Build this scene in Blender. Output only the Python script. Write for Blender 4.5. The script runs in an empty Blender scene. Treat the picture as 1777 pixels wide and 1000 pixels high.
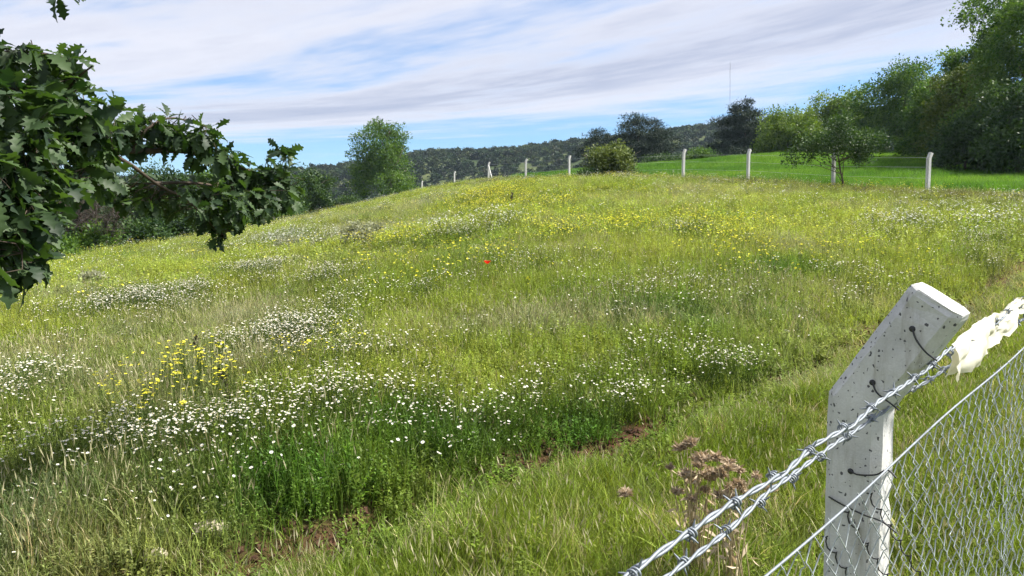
import bpy, bmesh, math, random
import numpy as np
from mathutils import Vector, Matrix

random.seed(7)
RNG = np.random.default_rng(11)
scene = bpy.context.scene
R = math.radians

# ------------------------------------------------------------------ camera
F = 1368.0                     # focal length in pixels of the 1777 px wide photograph
EYE = np.array([0.0, 0.0, 1.8])
PITCH = math.atan(100.0 / F)   # looking slightly down
cam_d = bpy.data.cameras.new('camera')
cam_d.sensor_width = 36.0
cam_d.lens = 36.0 * F / 1777.0
cam_d.clip_start = 0.05
cam_d.clip_end = 20000
cam = bpy.data.objects.new('camera', cam_d)
scene.collection.objects.link(cam)
cam.location = EYE
cam.rotation_euler = (math.pi / 2 - PITCH, 0, 0)
scene.camera = cam
scene.cycles.max_bounces = 4
scene.cycles.diffuse_bounces = 2
scene.cycles.transmission_bounces = 3
scene.cycles.glossy_bounces = 2
scene.cycles.use_adaptive_sampling = True
scene.cycles.adaptive_threshold = 0.03

# ------------------------------------------------------------------ light and sky
SUN_AZ, SUN_EL = R(88), R(52)       # azimuth clockwise from +Y
vs = scene.view_settings
vs.view_transform = 'Standard'
vs.look = 'None'
vs.exposure = 1.28
vs.gamma = 1.0
vs.use_curve_mapping = False

sun_d = bpy.data.lights.new('sun', 'SUN')
sun_d.energy = 4.5
sun_d.angle = R(5)
sun_d.color = (1.0, 0.95, 0.86)
sun = bpy.data.objects.new('sun', sun_d)
scene.collection.objects.link(sun)
to_sun = Vector((math.sin(SUN_AZ) * math.cos(SUN_EL), math.cos(SUN_AZ) * math.cos(SUN_EL), math.sin(SUN_EL)))
sun.rotation_euler = to_sun.to_track_quat('Z', 'Y').to_euler()

world = bpy.data.worlds.new('World')
scene.world = world
world.use_nodes = True
wt = world.node_tree
for n in list(wt.nodes):
    wt.nodes.remove(n)


class NT:
    """small helper for wiring node trees"""
    def __init__(self, tree):
        self.t = tree

    def n(self, typ, **kw):
        nd = self.t.nodes.new(typ)
        for k, v in kw.items():
            setattr(nd, k, v)
        return nd

    def l(self, a, b):
        self.t.links.new(a, b)

    def val(self, sock, v):
        if hasattr(v, 'is_linked') or isinstance(v, bpy.types.NodeSocket):
            self.l(v, sock)
        else:
            sock.default_value = v

    def m(self, op, a, b=None, c=None, clamp=False):
        nd = self.n('ShaderNodeMath', operation=op)
        nd.use_clamp = clamp
        self.val(nd.inputs[0], a)
        if b is not None:
            self.val(nd.inputs[1], b)
        if c is not None:
            self.val(nd.inputs[2], c)
        return nd.outputs[0]

    def mix(self, fac, a, b, blend='MIX'):
        nd = self.n('ShaderNodeMix', data_type='RGBA', blend_type=blend)
        self.val(nd.inputs[0], fac)
        self.val(nd.inputs[6], a)
        self.val(nd.inputs[7], b)
        return nd.outputs[2]

    def ramp(self, fac, stops, interp='LINEAR'):
        nd = self.n('ShaderNodeValToRGB')
        nd.color_ramp.interpolation = interp
        els = nd.color_ramp.elements
        while len(els) > 1:
            els.remove(els[-1])
        for i, (p, c) in enumerate(stops):
            e = els[0] if i == 0 else els.new(p)
            e.position = p
            e.color = c if len(c) == 4 else (*c, 1)
        self.l(fac, nd.inputs[0])
        return nd.outputs[0]

    def noise(self, vec, scale, detail=4, rough=0.55, dist=0.0):
        nd = self.n('ShaderNodeTexNoise')
        nd.inputs['Scale'].default_value = scale
        nd.inputs['Detail'].default_value = detail
        nd.inputs['Roughness'].default_value = rough
        nd.inputs['Distortion'].default_value = dist
        if vec is not None:
            self.l(vec, nd.inputs['Vector'])
        return nd.outputs['Fac']

    def sstep(self, x, lo, hi):
        nd = self.n('ShaderNodeMapRange', interpolation_type='SMOOTHSTEP')
        self.val(nd.inputs[0], x)
        nd.inputs[1].default_value = lo
        nd.inputs[2].default_value = hi
        return nd.outputs[0]

    def xyz(self, x, y, z):
        nd = self.n('ShaderNodeCombineXYZ')
        self.val(nd.inputs[0], x)
        self.val(nd.inputs[1], y)
        self.val(nd.inputs[2], z)
        return nd.outputs[0]


def g3(v):
    return (v, v, v, 1)


W = NT(wt)
sky = W.n('ShaderNodeTexSky', sky_type='NISHITA')
sky.sun_disc = False
sky.sun_elevation = SUN_EL
sky.sun_rotation = SUN_AZ
sky.altitude = 300
sky.air_density = 1.0
sky.dust_density = 0.3
sky.ozone_density = 2.0
tc = W.n('ShaderNodeTexCoord')
sep = W.n('ShaderNodeSeparateXYZ')
W.l(tc.outputs['Generated'], sep.inputs[0])
zz = W.m('ADD', W.m('MAXIMUM', sep.outputs[2], 0.0), 0.008)
u = W.m('DIVIDE', sep.outputs[0], zz)
v = W.m('DIVIDE', sep.outputs[1], zz)
# cloud-sheet coordinates: a runs along the streaks, w across them
a = W.m('ADD', W.m('MULTIPLY', u, -0.795), W.m('MULTIPLY', v, 0.606))
w = W.m('ADD', W.m('MULTIPLY', u, 0.606), W.m('MULTIPLY', v, 0.795))
warp = W.noise(W.xyz(W.m('MULTIPLY', a, 0.22), W.m('MULTIPLY', w, 0.45), 3.0), 1.0, 1, 0.5)
bow = W.m('MINIMUM', W.m('MULTIPLY', W.m('POWER', W.m('ABSOLUTE', W.m('SUBTRACT', a, 3.2)), 2.0), 0.07), 1.4)      # the front is slightly curved
w2 = W.m('ADD', W.m('ADD', w, bow), W.m('MULTIPLY', W.m('SUBTRACT', warp, 0.5), 0.9))
streak = W.noise(W.xyz(W.m('MULTIPLY', a, 0.40), W.m('MULTIPLY', w2, 1.3), 1.7), 1.0, 4, 0.62)
puff = W.noise(W.xyz(W.m('MULTIPLY', a, 0.85), W.m('MULTIPLY', w2, 2.6), 7.1), 1.0, 4, 0.65)
# how much cover there is across the sheet: broken cover overhead, one front edge, clear beyond
cov = W.ramp(W.m('DIVIDE', w2, 12.0),
             [(0.0, g3(0.58)), (0.16, g3(0.60)), (0.22, g3(0.60)), (0.265, g3(0.44)), (0.30, g3(0.60)), (0.35, g3(0.80)), (0.40, g3(0.66)),
              (0.44, g3(0.46)), (0.49, g3(0.30)), (0.56, g3(0.12)), (1.0, g3(0.0))])
dens = W.m('ADD', W.m('MULTIPLY', W.m('SUBTRACT', streak, 0.5), 1.1), W.m('MULTIPLY', W.m('SUBTRACT', puff, 0.5), 0.75))
cl = W.m('ADD', dens, cov)
cloud = W.sstep(cl, 0.10, 0.70)
# thick parts of the sheet show their grey underside
belt = W.ramp(W.m('DIVIDE', w2, 12.0), [(0.0, g3(0.15)), (0.27, g3(0.10)), (0.315, g3(0.55)), (0.36, g3(0.85)), (0.395, g3(0.55)), (0.43, g3(0.1)), (1.0, g3(0.0))])
grey = W.m('MULTIPLY', W.m('ADD', belt, W.m('MULTIPLY', W.m('SUBTRACT', puff, 0.5), 1.2)), W.sstep(cl, 0.35, 0.8), clamp=True)
SKY_K = 0.104
white = (3.6, 3.6, 3.95, 1)
shade = (1.95, 2.12, 2.75, 1)
ccol = W.mix(grey, white, shade)
blue = W.mix(1.0, sky.outputs[0], (0.44, 0.575, 0.71, 1), 'MULTIPLY')
skymix = W.mix(W.m('MULTIPLY', cloud, 0.93), blue, ccol)
bg = W.n('ShaderNodeBackground')
W.l(skymix, bg.inputs['Color'])
bg.inputs['Strength'].default_value = SKY_K
wo = W.n('ShaderNodeOutputWorld')
W.l(bg.outputs[0], wo.inputs['Surface'])

# ------------------------------------------------------------------ pixels <-> place
_cp, _sp = math.cos(PITCH), math.sin(PITCH)


def ray(px, py):
    x = (px - 888.5) / F
    y = (500.0 - py) / F
    return np.array([x, _cp + y * _sp, -_sp + y * _cp])


def pt(px, py, Y):
    d = ray(px, py)
    return EYE + d * (Y / d[1])


# ------------------------------------------------------------------ terrain
ctrl_px = [
    (0, 478, 26), (100, 455, 30), (250, 432, 38), (400, 405, 50), (520, 385, 62), (600, 368, 75), (660, 357, 88), (733, 343, 84),
    (789, 328, 78), (848, 316, 68), (912, 314, 59), (987, 310, 55), (1075, 311, 48), (1183, 312, 42), (1295, 317, 38), (1445, 332, 33.5),
    (1605, 338, 29), (1777, 347, 25),
    (1130, 303, 60), (1300, 276, 70), (1450, 272, 72), (1560, 271, 70), (1640, 300, 47), (1777, 306, 45), (1200, 288, 66),
    (888, 1000, 3.31), (888, 600, 7.1), (888, 461, 12), (888, 380, 20), (888, 338, 30), (888, 319, 45),
    (0, 1000, 3.4), (0, 760, 4.8), (0, 600, 9), (0, 530, 14), (300, 1000, 3.35), (300, 760, 4.8), (300, 600, 8.4), (300, 500, 14), (300, 450, 25),
    (600, 600, 7.4), (600, 480, 14), (600, 420, 25), (600, 385, 45),
    (1300, 600, 7.0), (1300, 461, 12), (1300, 380, 20), (1750, 560, 8.1), (1750, 450, 12.7), (1777, 1000, 3.25),
]
ctrl = [pt(*c) for c in ctrl_px]
ctrl += [np.array(c, float) for c in [
    (0, 0, 0), (2, 0, .03), (-2.5, 0, -.06), (0.6, 1.45, .15), (0, -8, -.7), (-10, -6, -.9), (10, -6, -.4), (0, -30, -2.5),
    (-10, 6, .35), (-20, 12, .2), (12, 6, .8), (25, 15, 1.9), (40, 25, 3.2), (50, 45, 5.0), (60, 70, 8.0), (35, 95, 10.0), (15, 95, 7.4),
    (-30, 45, -1.6), (-36, 58, -2.6), (-32, 80, -3.0), (-40, 100, -6), (-28, 115, -3), (-16, 128, -.5), (-4, 112, 3.2), (4, 100, 5.0), (-45, 30, -3.5),
    (-60, 60, -7), (0, 140, 0), (60, 130, 9), (-25, 20, -.2), (30, 120, 8)]]
ctrl = np.array(ctrl)


def tps_fit(P, lam=0.02):
    n = len(P)
    d2 = ((P[:, None, :2] - P[None, :, :2]) ** 2).sum(-1) / 400.0
    K = np.where(d2 > 0, 0.5 * d2 * np.log(d2 + 1e-12), 0) + lam * np.eye(n) * 0.05
    A = np.zeros((n + 3, n + 3))
    A[:n, :n] = K
    A[:n, n] = 1
    A[:n, n + 1:] = P[:, :2]
    A[n:, :n] = A[:n, n:].T
    return np.linalg.solve(A, np.concatenate([P[:, 2], [0, 0, 0]]))


TPS = tps_fit(ctrl)


def sm(x, lo, hi):
    t = np.clip((x - lo) / (hi - lo), 0, 1)
    return t * t * (3 - 2 * t)


_perm = np.random.default_rng(5).random((256, 256))


def vnoise(x, y, s=1.0, o=0.0):
    """smooth value noise, 0..1"""
    x = np.asarray(x) * s + 37.3 + o
    y = np.asarray(y) * s + 11.7 + o * 1.7
    xi = np.floor(x).astype(int)
    yi = np.floor(y).astype(int)
    fx = x - xi
    fy = y - yi
    fx = fx * fx * (3 - 2 * fx)
    fy = fy * fy * (3 - 2 * fy)
    p = lambda i, j: _perm[i % 256, j % 256]
    return (p(xi, yi) * (1 - fx) + p(xi + 1, yi) * fx) * (1 - fy) + (p(xi, yi + 1) * (1 - fx) + p(xi + 1, yi + 1) * fx) * fy


def fbm(x, y, s, o=0.0, n=3):
    t = 0
    a_ = 0.5
    for k in range(n):
        t = t + a_ * vnoise(x, y, s * 2 ** k, o + 13.1 * k)
        a_ *= 0.5
    return t / (1 - 0.5 ** n)


# the ploughed furrow that runs beside the near fence
FUR = np.array([(-3.2, 2.7), (-1.4, 3.35), (-.64, 3.75), (-.12, 4.25), (.73, 4.85), (1.75, 5.75), (2.8, 6.7), (4.6, 8.6), (6.6, 10.6), (11, 15)])


def furrow_dist(x, y):
    """signed distance to the furrow (positive on the meadow side)"""
    x = np.asarray(x, float)
    y = np.asarray(y, float)
    best = np.full(x.shape, 1e9)
    sgn = np.ones(x.shape)
    for (x0, y0), (x1, y1) in zip(FUR[:-1], FUR[1:]):
        dx, dy = x1 - x0, y1 - y0
        L2 = dx * dx + dy * dy
        t = np.clip(((x - x0) * dx + (y - y0) * dy) / L2, 0, 1)
        d = np.hypot(x - x0 - t * dx, y - y0 - t * dy)
        s = np.sign(dx * (y - y0) - dy * (x - x0))
        k = d < best
        best = np.where(k, d, best)
        sgn = np.where(k, s, sgn)
    return best * sgn


def terrain0(x, y):
    x = np.atleast_1d(np.asarray(x, float))
    y = np.atleast_1d(np.asarray(y, float))
    z = np.zeros(x.shape)
    for s in range(0, len(x), 40000):
        xs, ys = x[s:s + 40000], y[s:s + 40000]
        d2 = ((xs[:, None] - ctrl[None, :, 0]) ** 2 + (ys[:, None] - ctrl[None, :, 1]) ** 2) / 400.0
        U = 0.5 * d2 * np.log(d2 + 1e-12)
        n = len(ctrl)
        z[s:s + 40000] = U @ TPS[:n] + TPS[n] + TPS[n + 1] * xs + TPS[n + 2] * ys
    r = np.hypot(x, y)
    far = -10.0 + 12 * sm(x, 0, 120)
    k = sm(r, 120, 190)
    kb = np.maximum(sm(-y, 10, 45), sm(np.abs(x) - np.maximum(y, 0) * 1.1, 25, 60))
    z = z * (1 - kb) + (-2.5 + 0.03 * np.clip(x, -60, 60)) * kb
    return z * (1 - k) + far * k


def terrain(x, y):
    x = np.atleast_1d(np.asarray(x, float))
    y = np.atleast_1d(np.asarray(y, float))
    z = terrain0(x, y)
    r = np.hypot(x, y)
    z = z + (fbm(x, y, 1.1, 2.0) - .5) * .12 * sm(r, 0, 3) + (fbm(x, y, .22, 8.0) - .5) * .35 * sm(r, 6, 18)
    fd = furrow_dist(x, y)
    z = z - 0.10 * np.exp(-(fd / .22) ** 2) + 0.06 * sm(fd, .2, 1.0)
    return z


def gz(x, y):
    return float(terrain(x, y)[0])


_ray_t = np.geomspace(1.0, 160, 700)


def ground_at(px, py, lift=0.0):
    """where the line of sight through a photo pixel meets the meadow (or things 'lift' above it)"""
    d = ray(px, py)
    P = EYE[None] + d[None] * _ray_t[:, None]
    h = P[:, 2] - terrain(P[:, 0], P[:, 1]) - lift
    k = np.where(h < 0)[0]
    i = k[0] if len(k) else len(_ray_t) - 1
    return P[i]


# ------------------------------------------------------------------ mesh helpers
col = scene.collection


def mesh_np(name, V, faces, mats=(), smooth=False, attrs=None, fmat=None):
    """V (n,3); faces = list of int arrays (m,k)"""
    me = bpy.data.meshes.new(name)
    V = np.asarray(V, np.float32)
    me.vertices.add(len(V))
    me.vertices.foreach_set('co', V.ravel())
    loops = np.concatenate([np.asarray(f, np.int32).ravel() for f in faces])
    tot = np.concatenate([np.full(len(f), np.asarray(f).shape[1], np.int32) for f in faces])
    start = np.concatenate([[0], np.cumsum(tot)[:-1]]).astype(np.int32)
    me.loops.add(len(loops))
    me.loops.foreach_set('vertex_index', loops)
    me.polygons.add(len(tot))
    me.polygons.foreach_set('loop_start', start)
    if fmat is not None:
        me.polygons.foreach_set('material_index', np.asarray(fmat, np.int32))
    if smooth:
        me.polygons.foreach_set('use_smooth', np.ones(len(tot), bool))
    for k, arr in (attrs or {}).items():
        arr = np.asarray(arr, np.float32)
        if arr.ndim == 1:
            at = me.attributes.new(k, 'FLOAT', 'POINT')
            at.data.foreach_set('value', arr)
        else:
            at = me.attributes.new(k, 'FLOAT_VECTOR', 'POINT')
            at.data.foreach_set('vector', arr.ravel())
    for m_ in mats:
        me.materials.append(m_)
    me.update(calc_edges=True)
    me.validate()
    return me


def add(name, me, parent=None, loc=None, **props):
    o = bpy.data.objects.new(name, me)
    col.objects.link(o)
    if loc is not None:
        o.location = loc
    if parent is not None:
        o.parent = parent
    for k, v_ in props.items():
        o[k] = v_
    return o


def empty(name, loc, label=None, category=None, group=None, rz=0.0):
    o = add(name, None, None, loc)
    o.rotation_euler = (0, 0, rz)
    o.empty_display_size = 0.2
    if label:
        o['label'] = label
    if category:
        o['category'] = category
    if group:
        o['group'] = group
    return o


def tube(P, rad, sides=6, cap=True):
    """tapered tube along the points P"""
    P = np.asarray(P, float)
    n = len(P)
    rad = np.broadcast_to(np.asarray(rad, float), (n,))
    T = np.gradient(P, axis=0)
    T /= np.linalg.norm(T, axis=1)[:, None] + 1e-12
    up = np.array([0, 0, 1.0]) if abs(T[0, 2]) < .9 else np.array([1.0, 0, 0])
    N = np.cross(T[0], up)
    N /= np.linalg.norm(N)
    V = []
    ang = np.arange(sides) * 2 * math.pi / sides
    for i in range(n):
        N = N - T[i] * np.dot(N, T[i])
        N /= np.linalg.norm(N) + 1e-12
        B = np.cross(T[i], N)
        V.append(P[i] + rad[i] * (np.cos(ang)[:, None] * N + np.sin(ang)[:, None] * B))
    V = np.concatenate(V)
    i = np.arange(n - 1)[:, None] * sides
    k = np.arange(sides)[None]
    k2 = (k + 1) % sides
    Q = np.stack([i + k, i + k2, i + sides + k2, i + sides + k], -1).reshape(-1, 4)
    return V, Q


class MB:
    """collects pieces of one mesh"""
    def __init__(self):
        self.V, self.Q, self.T, self.n, self.A = [], [], [], 0, []

    def add(self, V, Q=None, T=None, a=0.5):
        V = np.asarray(V, float)
        if Q is not None and len(Q):
            self.Q.append(np.asarray(Q) + self.n)
        if T is not None and len(T):
            self.T.append(np.asarray(T) + self.n)
        self.V.append(V)
        self.A.append(np.broadcast_to(np.asarray(a, float), (len(V),)))
        self.n += len(V)

    def tube(self, P, r, sides=6, a=0.5):
        V, Q = tube(P, r, sides)
        self.add(V, Q, a=a)

    def mesh(self, name, mats, smooth=False):
        F_ = []
        if self.Q:
            F_.append(np.concatenate(self.Q))
        if self.T:
            F_.append(np.concatenate(self.T))
        return mesh_np(name, np.concatenate(self.V), F_, mats, smooth, {'shade': np.concatenate(self.A)})


def spline(P, n):
    """Catmull-Rom through P"""
    P = np.asarray(P, float)
    E = np.vstack([2 * P[0] - P[1], P, 2 * P[-1] - P[-2]])
    t = np.linspace(0, len(P) - 1 - 1e-6, n)
    i = t.astype(int)
    f = (t - i)[:, None]
    p0, p1, p2, p3 = E[i], E[i + 1], E[i + 2], E[i + 3]
    return .5 * (2 * p1 + (p2 - p0) * f + (2 * p0 - 5 * p1 + 4 * p2 - p3) * f ** 2 + (3 * p1 - p0 - 3 * p2 + p3) * f ** 3)


# ------------------------------------------------------------------ materials
def new_mat(name):
    m_ = bpy.data.materials.new(name)
    m_.use_nodes = True
    t = m_.node_tree
    for n in list(t.nodes):
        t.nodes.remove(n)
    return m_, NT(t)


def finish(N_, shader):
    o = N_.n('ShaderNodeOutputMaterial')
    N_.l(shader, o.inputs['Surface'])


def leaf_mat(name, c0, c1, trans=0.35, tcol=None, rough=0.55, spec=0.3, instancer=False, shade_amt=0.6, nscale=0.0):
    """foliage: colour varies leaf by leaf (attribute 'shade'); light also passes through"""
    m_, N_ = new_mat(name)
    at = N_.n('ShaderNodeAttribute', attribute_name='shade')
    if instancer:
        ti = N_.n('ShaderNodeAttribute', attribute_type='INSTANCER', attribute_name='tint')
        base = ti.outputs['Vector']
        k = N_.m('ADD', N_.m('MULTIPLY', at.outputs['Fac'], 2 * shade_amt), 1 - shade_amt)
        mul = N_.n('ShaderNodeVectorMath', operation='SCALE')
        N_.l(base, mul.inputs[0])
        N_.l(k, mul.inputs['Scale'])
        c = mul.outputs[0]
    else:
        c = N_.mix(at.outputs['Fac'], (*c0, 1), (*c1, 1))
        if nscale:
            nz = N_.noise(None, nscale, 3)
            tcx = N_.n('ShaderNodeTexCoord')
            N_.l(tcx.outputs['Object'], nz.node.inputs['Vector'])
            c = N_.mix(0.5, c, N_.mix(nz, (.55, .55, .55, 1), (1.5, 1.5, 1.5, 1)), 'MULTIPLY')
    p = N_.n('ShaderNodeBsdfPrincipled')
    N_.l(c, p.inputs['Base Color'])
    p.inputs['Roughness'].default_value = rough
    p.inputs['Specular IOR Level'].default_value = spec
    tr = N_.n('ShaderNodeBsdfTranslucent')
    tint = N_.mix(1.0, c, (*(tcol or (1.25, 1.3, .6)), 1), 'MULTIPLY')
    N_.l(tint, tr.inputs['Color'])
    mx = N_.n('ShaderNodeMixShader')
    mx.inputs[0].default_value = trans
    N_.l(p.outputs[0], mx.inputs[1])
    N_.l(tr.outputs[0], mx.inputs[2])
    finish(N_, mx.outputs[0])
    return m_


def plain_mat(name, c, rough=0.6, metal=0.0, spec=0.4, var=0.0, nscale=8.0, bump=0.0, bscale=40.0):
    m_, N_ = new_mat(name)
    p = N_.n('ShaderNodeBsdfPrincipled')
    p.inputs['Roughness'].default_value = rough
    p.inputs['Metallic'].default_value = metal
    p.inputs['Specular IOR Level'].default_value = spec
    tcx = N_.n('ShaderNodeTexCoord')
    if var:
        nz = N_.noise(tcx.outputs['Object'], nscale, 5, .6)
        lo = tuple(x * (1 - var) for x in c)
        hi = tuple(min(1, x * (1 + var)) for x in c)
        N_.l(N_.ramp(nz, [(.3, lo), (.7, hi)]), p.inputs['Base Color'])
    else:
        p.inputs['Base Color'].default_value = (*c, 1)
    if bump:
        b = N_.n('ShaderNodeBump')
        b.inputs['Strength'].default_value = bump
        b.inputs['Distance'].default_value = .01
        N_.l(N_.noise(tcx.outputs['Object'], bscale, 4, .6), b.inputs['Height'])
        N_.l(b.outputs[0], p.inputs['Normal'])
    finish(N_, p.outputs[0])
    return m_


# ground: red-brown loam with dry litter and green ground cover, greener away from the furrow
M_ground, N_ = new_mat('meadow_soil')
tcx = N_.n('ShaderNodeTexCoord')
ob = tcx.outputs['Object']
n1 = N_.noise(ob, .35, 5, .6)
n2 = N_.noise(ob, 6.0, 5, .65)
soil = N_.ramp(n2, [(.3, (.042, .019, .012)), (.55, (.085, .040, .025)), (.75, (.15, .085, .055))])
cover = N_.ramp(n1, [(.3, (.05, .085, .018)), (.5, (.09, .115, .028)), (.7, (.13, .125, .045))])
bare = N_.n('ShaderNodeAttribute', attribute_name='bare')
c = N_.mix(N_.m('ADD', bare.outputs['Fac'], N_.m('MULTIPLY', N_.m('SUBTRACT', n2, .5), .6), clamp=True), cover, soil)
p = N_.n('ShaderNodeBsdfPrincipled')
N_.l(c, p.inputs['Base Color'])
p.inputs['Roughness'].default_value = .95
p.inputs['Specular IOR Level'].default_value = .1
b = N_.n('ShaderNodeBump')
b.inputs['Strength'].default_value = .8
b.inputs['Distance'].default_value = .05
N_.l(N_.noise(ob, 18, 6, .7), b.inputs['Height'])
N_.l(b.outputs[0], p.inputs['Normal'])
finish(N_, p.outputs[0])

M_hill, N_ = new_mat('hill_scrub')
tcx = N_.n('ShaderNodeTexCoord')
n1 = N_.noise(tcx.outputs['Object'], .02, 6, .65)
c = N_.ramp(n1, [(.35, (.022, .040, .018)), (.5, (.045, .065, .025)), (.65, (.085, .10, .04))])
p = N_.n('ShaderNodeBsdfPrincipled')
N_.l(c, p.inputs['Base Color'])
p.inputs['Roughness'].default_value = .95
p.inputs['Specular IOR Level'].default_value = .1
finish(N_, p.outputs[0])

# concrete with air holes and faint board lines
M_conc, N_ = new_mat('cast_concrete')
tcx = N_.n('ShaderNodeTexCoord')
ob = tcx.outputs['Object']
n1 = N_.noise(ob, 9, 6, .6)
base = N_.ramp(n1, [(.3, (.44, .44, .435)), (.55, (.57, .57, .56)), (.8, (.66, .66, .65))])
grain = N_.noise(ob, 260, 3, .6)
base = N_.mix(.35, base, N_.mix(grain, (.55, .55, .55, 1), (1.4, 1.4, 1.4, 1)), 'MULTIPLY')
vo = N_.n('ShaderNodeTexVoronoi')
vo.inputs['Scale'].default_value = 120
vo.inputs['Randomness'].default_value = 1.0
dn = N_.n('ShaderNodeTexNoise')
dn.inputs['Scale'].default_value = 90
N_.l(ob, dn.inputs['Vector'])
vm = N_.n('ShaderNodeVectorMath', operation='MULTIPLY_ADD')
N_.l(dn.outputs['Color'], vm.inputs[0])
vm.inputs[1].default_value = (.014, .014, .014)
N_.l(ob, vm.inputs[2])
obw = vm.outputs[0]
N_.l(obw, vo.inputs['Vector'])
hs = N_.n('ShaderNodeSeparateColor')
N_.l(vo.outputs['Color'], hs.inputs[0])
rad_ = N_.m('MULTIPLY', N_.m('SUBTRACT', hs.outputs[0], .45), .62)
hole = N_.m('LESS_THAN', vo.outputs['Distance'], rad_)
vo2 = N_.n('ShaderNodeTexVoronoi')
vo2.inputs['Scale'].default_value = 60
N_.l(obw, vo2.inputs['Vector'])
hs2 = N_.n('ShaderNodeSeparateColor')
N_.l(vo2.outputs['Color'], hs2.inputs[0])
hole2 = N_.m('LESS_THAN', vo2.outputs['Distance'], N_.m('MULTIPLY', N_.m('SUBTRACT', hs2.outputs[0], .62), .42))
hole = N_.m('MAXIMUM', hole, hole2)
smp = N_.n('ShaderNodeMapping')
smp.inputs['Scale'].default_value = (22, 22, 3)
N_.l(ob, smp.inputs['Vector'])
stain = N_.noise(smp.outputs[0], 1.0, 5, .7)
base = N_.mix(N_.sstep(stain, .5, .72), base, (.33, .315, .275, 1))
c = N_.mix(hole, base, (.10, .10, .105, 1))
p = N_.n('ShaderNodeBsdfPrincipled')
N_.l(c, p.inputs['Base Color'])
p.inputs['Roughness'].default_value = .85
p.inputs['Specular IOR Level'].default_value = .2
b = N_.n('ShaderNodeBump')
b.inputs['Strength'].default_value = .7
b.inputs['Distance'].default_value = .003
N_.l(N_.m('SUBTRACT', N_.m('MULTIPLY', grain, .35), N_.m('MULTIPLY', hole, 1.0)), b.inputs['Height'])
N_.l(b.outputs[0], p.inputs['Normal'])
finish(N_, p.outputs[0])

M_galv = plain_mat('galvanised_wire', (.21, .235, .265), .6, .4, .5, .25, 60)
M_mesh = plain_mat('pale_mesh_wire', (.42, .46, .47), .6, .3, .4, .3, 30)
M_tie = plain_mat('dark_tie_wire', (.05, .05, .055), .5, .6, .4)
M_bark = plain_mat('bark', (.075, .058, .045), .9, 0, .2, .5, 14, .6, 30)
M_bark_l = plain_mat('pale_bark', (.16, .14, .115), .9, 0, .2, .4, 14, .6, 30)
M_twig = plain_mat('dry_twig', (.20, .15, .10), .9, 0, .2, .4, 20)
M_deadwood = plain_mat('grey_dead_twigs', (.075, .062, .052), .9, 0, .2, .4, 3)
M_stone = plain_mat('pale_limestone', (.50, .44, .33), .9, 0, .2, .3, 12, .7, 30)
M_mast = plain_mat('mast_steel', (.35, .36, .40), .6, .3, .4)

M_oak = leaf_mat('oak_leaf', (.012, .031, .014), (.060, .104, .034), .30, (1.5, 1.7, .5), .56, .35)
M_crown_a = leaf_mat('broad_leaf_green', (.030, .082, .013), (.132, .222, .038), .34)
M_crown_b = leaf_mat('broad_leaf_dark', (.017, .046, .013), (.072, .130, .028), .26)
M_crown_c = leaf_mat('broad_leaf_light', (.062, .115, .016), (.180, .260, .045), .34)
M_crown_o = leaf_mat('olive_brown_leaf', (.050, .085, .015), (.150, .185, .038), .30)
M_pine = leaf_mat('pine_needles', (.010, .024, .014), (.026, .044, .022), .10, (1, 1.1, .7), .6, .2)
M_shrub = leaf_mat('grey_shrub_leaf', (.20, .215, .125), (.40, .41, .27), .3, (1.1, 1.1, .8))
M_hedge = leaf_mat('hawthorn_leaf', (.055, .085, .022), (.190, .235, .075), .28)
M_far = leaf_mat('far_tree_leaf', None, None, .15, instancer=True)
M_grass = leaf_mat('meadow_grass', None, None, .40, (1.15, 1.2, .7), .55, .25, True, .45)
M_head = leaf_mat('grass_seed_head', (.26, .25, .12), (.40, .38, .24), .3, (1.1, 1, .8), .8, .1)
M_petal = leaf_mat('white_petal', (.74, .74, .70), (.84, .84, .80), .2, (1, 1, .95), .6, .2)
M_disc = plain_mat('yellow_disc', (.62, .42, .02), .7)
M_yel = leaf_mat('yellow_petal', (.74, .66, .03), (.86, .82, .09), .25, (1, 1, .5), .6, .2)
M_red = leaf_mat('red_petal', (.72, .035, .012), (.80, .06, .02), .3, (1.1, .5, .4), .5, .2)
M_stem = leaf_mat('green_stem', (.055, .10, .02), (.10, .15, .035), .2)
M_dry = leaf_mat('dry_straw', (.34, .27, .15), (.50, .42, .26), .2, (1, .95, .7), .7, .2)
M_thistle = leaf_mat('dead_thistle_head', (.34, .26, .18), (.62, .52, .38), .25, (1, .9, .7), .8, .1)
M_dock = leaf_mat('dark_dock_stalk', (.05, .042, .022), (.085, .07, .035), .15)

# ------------------------------------------------------------------ ground sheet
ang = np.concatenate([np.arange(-52, 52, .33), np.arange(52, 308, 6.0)])
ang = np.radians(ang)
rr = np.concatenate([[0.0], np.geomspace(.5, 200, 170), np.geomspace(230, 2400, 10)])
na = len(ang)
X = (rr[:, None] * np.sin(ang)[None]).ravel()
Yy = (rr[:, None] * np.cos(ang)[None]).ravel()
Z = terrain(X, Yy)
fd = furrow_dist(X, Yy)
bare = np.exp(-((fd + .02) / .32) ** 4) * (.25 + .75 * sm(fbm(X, Yy, .95, 41., 2), .42, .55)) * sm(Yy, -2, 1)
i = np.arange(len(rr) - 1)[:, None] * na
k = np.arange(na)[None]
k2 = (k + 1) % na
Q = np.stack([i + k, i + na + k, i + na + k2, i + k2], -1).reshape(-1, 4)
Q = Q[:, ::-1]
me = mesh_np('ground', np.stack([X, Yy, Z], 1), [Q], [M_ground], True, {'bare': bare})
ground = add('ground', me, kind='structure', label='sloping meadow ground with red brown soil under the grass')

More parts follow.
